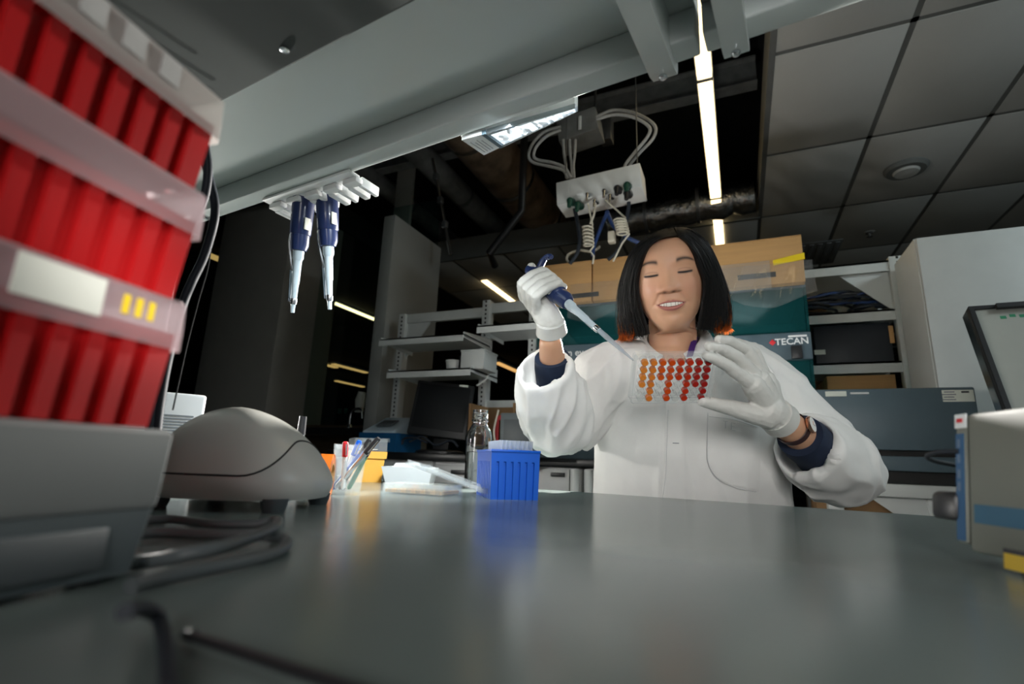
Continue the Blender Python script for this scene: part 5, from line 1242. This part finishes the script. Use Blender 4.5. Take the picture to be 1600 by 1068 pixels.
# image-left sleeve
sleeve(cm_, [PD(1000, 590, 1.15), PD(950, 592, 1.145), PD(918, 634, 1.14), PD(888, 672, 1.11)], [.080, .079, .066, .056])
CFL = PD(850, 574, .985)
sleeve(cm_, [PD(892, 668, 1.12), PD(872, 655, 1.07), PD(861, 622, 1.03), CFL], [.052, .072, .070, .053], cuff_n=(CFL - PD(866, 635, 1.04)).normalized() + hv * -.35)
# image-right sleeve
sleeve(cm_, [PD(1110, 590, 1.15), PD(1162, 592, 1.145), PD(1238, 655, 1.08), PD(1300, 722, 1.02), PD(1325, 748, .99)], [.080, .080, .072, .070, .052])
CFR = PD(1258, 697, .935)
sleeve(cm_, [PD(1338, 742, 1.0), PD(1318, 735, .985), PD(1280, 712, .955), CFR], [.050, .070, .068, .060], cuff_n=(CFR - PD(1290, 715, .96)).normalized())
coat_mb, nrm = remesh(cm_, .0042, 5, .5)
ARM_R = (ELR - SHR).normalized(); FR_R = (WRR - ELR).normalized()
EL2, ER2 = PD(868, 640, 1.05), PD(1290, 725, .97)
def streak(p, e1, k1, k2, seed):
    a = p.dot(e1); q = p - e1 * a; return noise.noise(q * k2 + e1 * (a * k1) + Vector((seed, seed * 2, 0)))
def ridge(v): return max(0.0, 1 - abs(v) * 2.4) ** 2
def fold(p, n):
    a = noise.noise(p * 8) * .0045
    lx_ = (p - PR).dot(rv)
    wl_ = gs((p - EL2).length, .10); wr_ = max(gs((p - ER2).length, .11), .7 * gs((p - PD(1235, 650, 1.06)).length, .10)); wt_ = max(0, 1 - wl_ - wr_)
    d = 0
    e_l = (UPZ * .9 + rv * .25 - hv * .2).normalized(); e_r = (ARM_R * .6 - UPZ * .5 + hv * .2).normalized()
    if wl_ > .02: d += wl_ * (.010 * ridge(streak(p, e_l, 5, 22, 3)) + .0055 * streak(p, e_l, 9, 42, 7))
    if wr_ > .02: d += wr_ * (.011 * ridge(streak(p, e_r, 5, 17, 5)) + .0055 * streak(p, (ARM_R + UPZ * .3).normalized(), 10, 38, 9))
    d += wt_ * (.0060 * ridge(streak(p, (UPZ + rv * .12).normalized(), 2.5, 13, 1)) + .0030 * streak(p, UPZ, 5, 26, 2))
    for C_, e_ in ((PD(945, 600, 1.10), (rv * .6 + UPZ * .8).normalized()), (PD(1180, 605, 1.10), (rv * -.5 + UPZ * .85).normalized())):
        w_ = gs((p - C_).length, .06)
        if w_ > .03: d += w_ * .007 * ridge(streak(p, e_, 5, 24, 11))
    return a + d
coat_mb.v = [p + n * fold(p, n) for p, n in zip(coat_mb.v, nrm)]
coat = coat_mb.build('lab_coat', 'coat_cloth', person, ang=180); coat['label'] = 'loose white cotton lab coat with wide sleeves'
bvh = BVHTree.FromPolygons(coat_mb.v, coat_mb.f)
def oncoat(px, py, lift=.0015):
    r_ = ray(px, py); d = r_.normalized(); hit = bvh.ray_cast(CO, d)
    return (hit[0] - d * lift) if hit[0] is not None else None
def patch(name, L, R, rows_, m, lift=.0016, cols_=8):
    """cloth patch lying on the coat between two pixel outlines"""
    g = []
    for k in range(rows_ + 1):
        f = k / rows_
        def along(P): i = min(len(P) - 2, int(f * (len(P) - 1))); t_ = f * (len(P) - 1) - i; return (P[i][0] * (1 - t_) + P[i + 1][0] * t_, P[i][1] * (1 - t_) + P[i + 1][1] * t_)
        a, b = along(L), along(R); row = []
        for j in range(cols_ + 1):
            t_ = j / cols_; px, py = a[0] * (1 - t_) + b[0] * t_, a[1] * (1 - t_) + b[1] * t_
            q = oncoat(px, py, lift if 0 < j < cols_ and 0 < k < rows_ else lift * .3)
            if q is None or (q - PD(px, py, 1.05)).length > .16: q = PD(px, py, 1.02)
            row.append(q)
        g.append(row)
    return MB().loft(g, False, False, closed=False).build(name, m, coat, ang=80)
patch('placket', [(1042, 560), (1040, 640), (1038, 720), (1032, 795)], [(1073, 560), (1071, 640), (1070, 720), (1072, 795)], 40, 'coat_cloth', .0035, 10)
patch('chest_pocket', [(1105, 640), (1104, 680), (1105, 722), (1118, 745), (1140, 758)], [(1186, 662), (1187, 690), (1188, 720), (1187, 748), (1186, 768)], 24, 'coat_cloth', .0030, 14)
def seam(name, pts, m='coat_seam', r_=.0006, lift=.003):
    P = [oncoat(a, b, lift) for a, b in pts]; P = [p for p in P if p is not None]
    if len(P) > 2: MB().tube(P, r_, 5).build(name, m, coat, ang=180)
def dense(pts, n=12): return [tuple(p[:2]) for p in smoothpath([(a, b, 0) for a, b in pts], n)]
seam('pocket_seam', dense([(1106, 644), (1105, 690), (1107, 724), (1122, 748), (1150, 762), (1182, 768)]), lift=.0045)
seam('pocket_hem', dense([(1108, 650), (1145, 655), (1184, 667)]), lift=.0045)
seam('placket_seam', dense([(1044, 640), (1042, 690), (1040, 740), (1034, 785)]), lift=.0050)
for (a, b) in ((1056, 692),):
    q = oncoat(a, b, .0055)
    if q: MB().tube([q + rv * -.006, q + rv * .006], .0009, 6).build('buttonhole', 'grey_print', coat)
# embroidered initials on the pocket
seg = {'T': [[(0, 1), (1, 1)], [(.5, 1), (.5, 0)]], 'E': [[(0, 0), (0, 1)], [(0, 1), (.9, 1)], [(0, .5), (.7, .5)], [(0, 0), (.9, 0)]], 'F': [[(0, 0), (0, 1)], [(0, 1), (.9, 1)], [(0, .5), (.7, .5)]]}
for ch, x0_ in (('T', 1130), ('E', 1143)):
    m = MB()
    for s_ in seg[ch]:
        P = [oncoat(x0_ + (u_ * 7), 668 - v_ * 11 + (x0_ + u_ * 7 - 1130) * .22, .0048) for u_, v_ in ((s_[0][0] + (s_[1][0] - s_[0][0]) * t_, s_[0][1] + (s_[1][1] - s_[0][1]) * t_) for t_ in (0, .33, .66, 1))]
        P = [p for p in P if p is not None]
        if len(P) > 1: m.tube(P, .0006, 5)
    if m.v: m.build('embroidered_letter', 'coat_seam', coat)
# collar: two standing lapels around the neck
for sgn, nm in ((-1, 'collar'), (1, 'collar')):
    rows_ = []
    for k in range(15):
        f = k / 14; an = math.radians(100 - 172 * f)         # from the back of the neck round to the front
        a = Vector((sgn * math.cos(an), math.sin(an), 0))
        dz = .026 + .062 * math.sin(an)
        p = NC + rv * a.x * .062 + hv * a.y * .064 + UPZ * dz
        q = NC + rv * a.x * (.082 + .016 * f) + hv * a.y * (.080 + .020 * f) + UPZ * (dz - .030 - .018 * f)
        md = (p + q) / 2 + (rv * a.x + hv * a.y) * .006 + UPZ * .004
        rows_.append([p, md, q, q - (rv * a.x + hv * a.y) * .004, md - (rv * a.x + hv * a.y) * .004, p - (rv * a.x + hv * a.y) * .003])
    MB().loft(rows_).build(nm, 'coat_cloth', coat, ang=60)
# lanyard strap
P = [NK + rv * .050 + hv * .0 + UPZ * .025, NK + rv * .044 - hv * .034 + UPZ * .004, NK + rv * .036 - hv * .056 - UPZ * .025, NK + rv * .028 - hv * .072 - UPZ * .06]
m = MB(); m.loft([[p - rv * .006 - hv * .003, p + rv * .006 - hv * .001, p + rv * .006 + hv * .002, p - rv * .006] for p in smoothpath(P, 5)]); m.build('lanyard_strap', 'purple_cloth', person)
# navy inner sleeves
def inner_sleeve(E_, W_, f0, f1, r0_, r1_):
    m = MB(); pts = [E_.lerp(W_, f0 + (f1 - f0) * k / 8) for k in range(9)]; rr_ = [(r0_ + (r1_ - r0_) * k / 8) * (1 + .03 * math.sin(k * 2.1)) for k in range(9)]
    d = (W_ - E_).normalized(); pts += [pts[-1] - d * .004, pts[-1] - d * .03]; rr_ += [r1_ - .005, r1_ - .007]
    m.tube(pts, rr_, 28); m.build('inner_sleeve', 'navy_cloth', person, ang=60)
inner_sleeve(ELL, WRL, .15, .87, .043, .0350); inner_sleeve(ELR, WRR, .12, .72, .046, .040)
# trousers, shoes
tm = MB()
for s in (-1, 1):
    hip = Vector((PR.x, PR.y, .66)) + rv * .09 * s; kn = hip - hv * .24 - UPZ * .02 + rv * .05 * s; an_ = kn - UPZ * .40 + hv * .04
    capsule(tm, [hip + hv * .04, kn], [.085, .062], 18); capsule(tm, [kn, an_], [.058, .040], 18)
tq, _ = remesh(tm, .008, 3); tq.build('trousers', 'dark_cloth', person, ang=180)
for s in (-1, 1):
    hip = Vector((PR.x, PR.y, .66)) + rv * .09 * s; f_ = hip - hv * .20 - UPZ * .44 + rv * .05 * s
    capsule(MB(), [f_, f_], [.01, .01]) if False else None
    m = MB(); capsule(m, [f_ + hv * .05 - UPZ * .01, f_ - hv * .10 - UPZ * .03], [.038, .030], 14); q, _ = remesh(m, .006, 2); q.build('shoe', 'black_plastic', person, ang=180)
stl = thing('lab_stool', 'dark lab stool under the seated person', 'stool', PR)
MB().lathe([(.19, .50), (.20, .515), (.20, .555), (.18, .565), (0, .566)], 36).build('seat', 'dark_cloth', stl, local=True)
MB().lathe([(.03, .06), (.03, .50)], 20).build('column', 'steel', stl, local=True)
for k in range(5):
    a = 2 * PI * k / 5; MB().tube([(0, 0, .09), (.26 * math.cos(a), .26 * math.sin(a), .05)], .018, 10).build('leg', 'black_plastic', stl, local=True)
    MB().lathe([(.02, 0), (.025, .025), (.02, .05)], 14, (.26 * math.cos(a), .26 * math.sin(a), 0)).build('caster', 'black_plastic', stl, local=True)
MB().tube([(.19 * math.cos(2 * PI * k / 40), .19 * math.sin(2 * PI * k / 40), .19) for k in range(40)], .010, 8, closed=True).build('foot_ring', 'steel', stl, local=True)
# ---------------------------------------------------------------- gloved hands
def wrinkle(mb, nrm, amp=.0007, fr=130): mb.v = [p + n * (amp * noise.noise(p * fr) + amp * 1.2 * noise.noise(p * fr * .35)) for p, n in zip(mb.v, nrm)]; return mb
# image-right hand, holding the plate
g = MB(); W0 = PD(1214, 651, .866)
MC = [PD(1176, 601, .826), PD(1187, 594, .843), PD(1196, 594, .860), PD(1203, 602, .874)]
capsule(g, [PD(1214, 651, .866), PD(1197, 640, .855)], [.0275, .030], 20)
for q, r_ in zip(MC, (.0175, .0180, .0175, .016)): capsule(g, [PD(1205, 640, .862), q], [.023, r_], 16)
FG = [[MC[0], PD(1139, 573, .800), PD(1119, 561, .787), PD(1104, 556, .781)], [MC[1], PD(1151, 556, .818), PD(1126, 544, .800), PD(1108, 541, .790)],
      [MC[2], PD(1166, 545, .842), PD(1141, 533, .826), PD(1123, 530, .812)], [MC[3], PD(1180, 550, .866), PD(1159, 538, .856), PD(1144, 534, .846)]]
for k, c in enumerate(FG): s_ = (1, 1.02, 1, .88)[k]; capsule(g, c, [.0122 * s_, .0100 * s_, .0088 * s_, .0074 * s_], 14)
capsule(g, [PD(1200, 650, .85), PD(1165, 643, .842), PD(1128, 633, .833), PD(1098, 627, .826)], [.021, .0155, .0115, .009], 14)
# flared cuff
gl, nn_ = remesh(g, .0017, 2); wrinkle(gl, nn_)
gr = gl.build('glove', 'glove', person, ang=180); gr['label'] = 'pale latex glove gripping the plate edge'
ax_ = (ELR - WRR).normalized(); c0_ = PD(1214, 651, .866)
m = MB(); m.tube([c0_ - ax_ * .012, c0_, c0_ + ax_ * .010, c0_ + ax_ * .014, c0_ + ax_ * .013, c0_ - ax_ * .004], [.0300, .0302, .0308, .0315, .0298, .0290], 28); m.build('glove_cuff', 'glove', gr)
# image-left hand round the pipette
PA, PB = PD(872, 460, .955), PD(990, 563, .815)
a_ = (PB - PA).normalized(); n_ = (CO - PA).normalized(); n_ = (n_ - a_ * n_.dot(a_)).normalized(); s_d = a_.cross(n_)
if s_d.dot(CAMR.col[1]) > 0: s_d = -s_d                     # towards lower left of the picture
PC = PA - a_ * .034
PL_ = lambda a, s, n: PC + a_ * a + s_d * s + n_ * n
g = MB(); WL0 = PD(861, 508, .970)
for off in (-.026, -.008, .010, .026): capsule(g, [WL0.lerp(PL_(off * .8, .030, -.012), .45), PL_(off, .042, .002)], [.024, .0145], 14)
capsule(g, [PD(861, 505, .970), PL_(.0, .035, -.006)], [.0260, .024], 20)
for k, off in enumerate((-.026, -.0085, .009, .025)):
    r_ = (1, 1.03, 1, .88)[k]
    capsule(g, [PL_(off, .046, .004), PL_(off + .001, .030, .033), PL_(off + .003, .004, .0275), PL_(off + .003, -.016, .014), PL_(off + .003, -.018, -.004)], [.0115 * r_, .0105 * r_, .0098 * r_, .0088 * r_, .008 * r_], 14)
capsule(g, [PL_(-.012, .034, -.018), PL_(-.040, .018, -.012), PL_(-.058, .004, -.002), PL_(-.066, -.006, .002)], [.018, .0125, .0105, .009], 14)
gl, nn_ = remesh(g, .0019, 4); wrinkle(gl, nn_, .0009)
gL = gl.build('glove', 'glove', person, ang=180); gL['label'] = 'pale latex glove closed around the pipette'
ax_ = (ELL - WRL).normalized(); c0_ = PD(861, 512, .971)
m = MB(); m.tube([c0_ - ax_ * .014, c0_, c0_ + ax_ * .006, c0_ + ax_ * .010, c0_ + ax_ * .009, c0_ - ax_ * .006], [.0275, .0285, .0295, .0300, .0285, .0270], 28); m.build('glove_cuff', 'glove', gL)
# watch
wc = PD(1240, 664, .884); ax_ = (ELR - WRR).normalized(); wn = (CO - wc).normalized() * .62 + CAMR.col[0] * .45 + CAMR.col[1] * .25; wn = (wn - ax_ * wn.dot(ax_)).normalized()
wa = thing('wristwatch', 'rose gold watch with a dark strap on the wrist', 'watch', WRR.lerp(ELR, .16))
wcen = WRR.lerp(ELR, .17); wp_ = wcen + wn * .0285; wt = ax_; wb_ = wn.cross(wt)
sm_ = MB(); sm_.loft([[wcen + (wn * math.cos(t_) + wb_ * math.sin(t_)) * rad_ + wt * o_ for t_ in [2 * PI * k / 40 for k in range(40)]] for rad_, o_ in ((.0279, -.007), (.0288, -.0065), (.0288, .0065), (.0279, .007))], False, False); sm_.build('strap', 'strap_brown', wa)
def disc(c, nrm_, r_, h, n=28):
    u_ = nrm_.orthogonal().normalized(); w_ = nrm_.cross(u_); return MB().loft([[c + nrm_ * z_ + (u_ * math.cos(2 * PI * k / n) + w_ * math.sin(2 * PI * k / n)) * rr_ for k in range(n)] for rr_, z_ in ((r_ * .94, 0), (r_, h * .3), (r_, h * .8), (r_ * .9, h))])
disc(wp_, wn, .0145, .006).build('case', 'rose_gold', wa); disc(wp_ + wn * .006, wn, .0125, .0006).build('dial', 'watch_dial', wa)
MB().tube([wp_ + wn * .0069, wp_ + wn * .0069 + wt * .008], .0004, 5).build('hand', 'rose_gold', wa); MB().tube([wp_ + wn * .0069, wp_ + wn * .0069 + wb_ * .006], .0004, 5).build('hand', 'rose_gold', wa)
# ---------------------------------------------------------------- the held pipette and the plate
d = -a_; yy = -s_d; xx = yy.cross(d).normalized()
Rp = Matrix((xx, yy, d)).transposed().to_4x4()
tipz = -.275; org = PB + a_ * tipz
hp = make_pipette('pipette', 'blue pipette held in the raised gloved hand, tip over the plate', Matrix.Translation(org) @ Rp, held=True)
PCN = PD(1052.5, 594.5, .805)
pxv = (CAMR.col[0] + CAMR.col[1] * .010).normalized(); tl_ = math.radians(33)
fw = (CO - PCN).normalized(); upv = CAMR.col[1] + CAMR.col[0] * .06; upv = (upv - fw * upv.dot(fw)).normalized()
pyv = (upv * math.cos(tl_) + fw * math.sin(tl_)); pyv = (pyv - pxv * pyv.dot(pxv)).normalized(); pzv = pxv.cross(pyv)     # pzv towards the camera: the plate's underside
plt = thing('well_plate', 'clear plate of orange and red wells held up in gloved fingers', 'well plate', PCN)
plt.rotation_euler = Matrix((pxv, pyv, pzv)).transposed().to_euler()
hx, hy = .0635, .0425
fm = MB(); RO = lambda ex, z: [Vector((x * (hx - ex), y * (hy - ex), z)) for x, y in ((-1, -.93), (-.95, -1), (.95, -1), (1, -.93), (1, .93), (.95, 1), (-.95, 1), (-1, .93))]
fm.loft([RO(-.001, -.018), RO(-.001, -.0155), RO(0, -.0154), RO(0, .001), RO(.0015, .001)], False, False); fm.build('skirt', 'plate_plastic', plt, local=True)
MB().loft([RO(.0017, -.0164), RO(.010, -.0164)], False, False).build('top_deck', 'plate_plastic', plt, local=True)
gradc = [(.72, .24, .035), (.70, .20, .025), (.62, .085, .006), (.60, .065, .005), (.52, .035, .005), (.48, .026, .005), (.36, .012, .006), (.30, .009, .006)]
LM = [mat('liquid_%d' % i, c, .25, var=.08, scale=200, emis=None) for i, c in enumerate(gradc)]
filled = ['11111111', '11111111', '11111111', '21010111', '01010101', '01010101']
wl = None; lq_ = None
for j in range(6):
    for i in range(8):
        x, y = (i - 3.5) * .01405 + .0008, (2.5 - j) * .0132 - .001
        if wl is None:
            wl = MB().lathe([(.0056, -.0165), (.0056, .0), (.0051, .0)], 18, caps=False).build('well', 'well_plastic', plt, local=True); o = wl
        else: o = wl.copy(); COL.objects.link(o)
        o.location = (x, y, 0)
        if filled[j][i] != '0':
            me = MB().lathe([(.00495, -.0075), (.00495, -.0002), (.0049, .0)], 18)
            c_ = me.build('liquid', LM[i], o, local=True)
# thumb hold: nothing else touches the plate
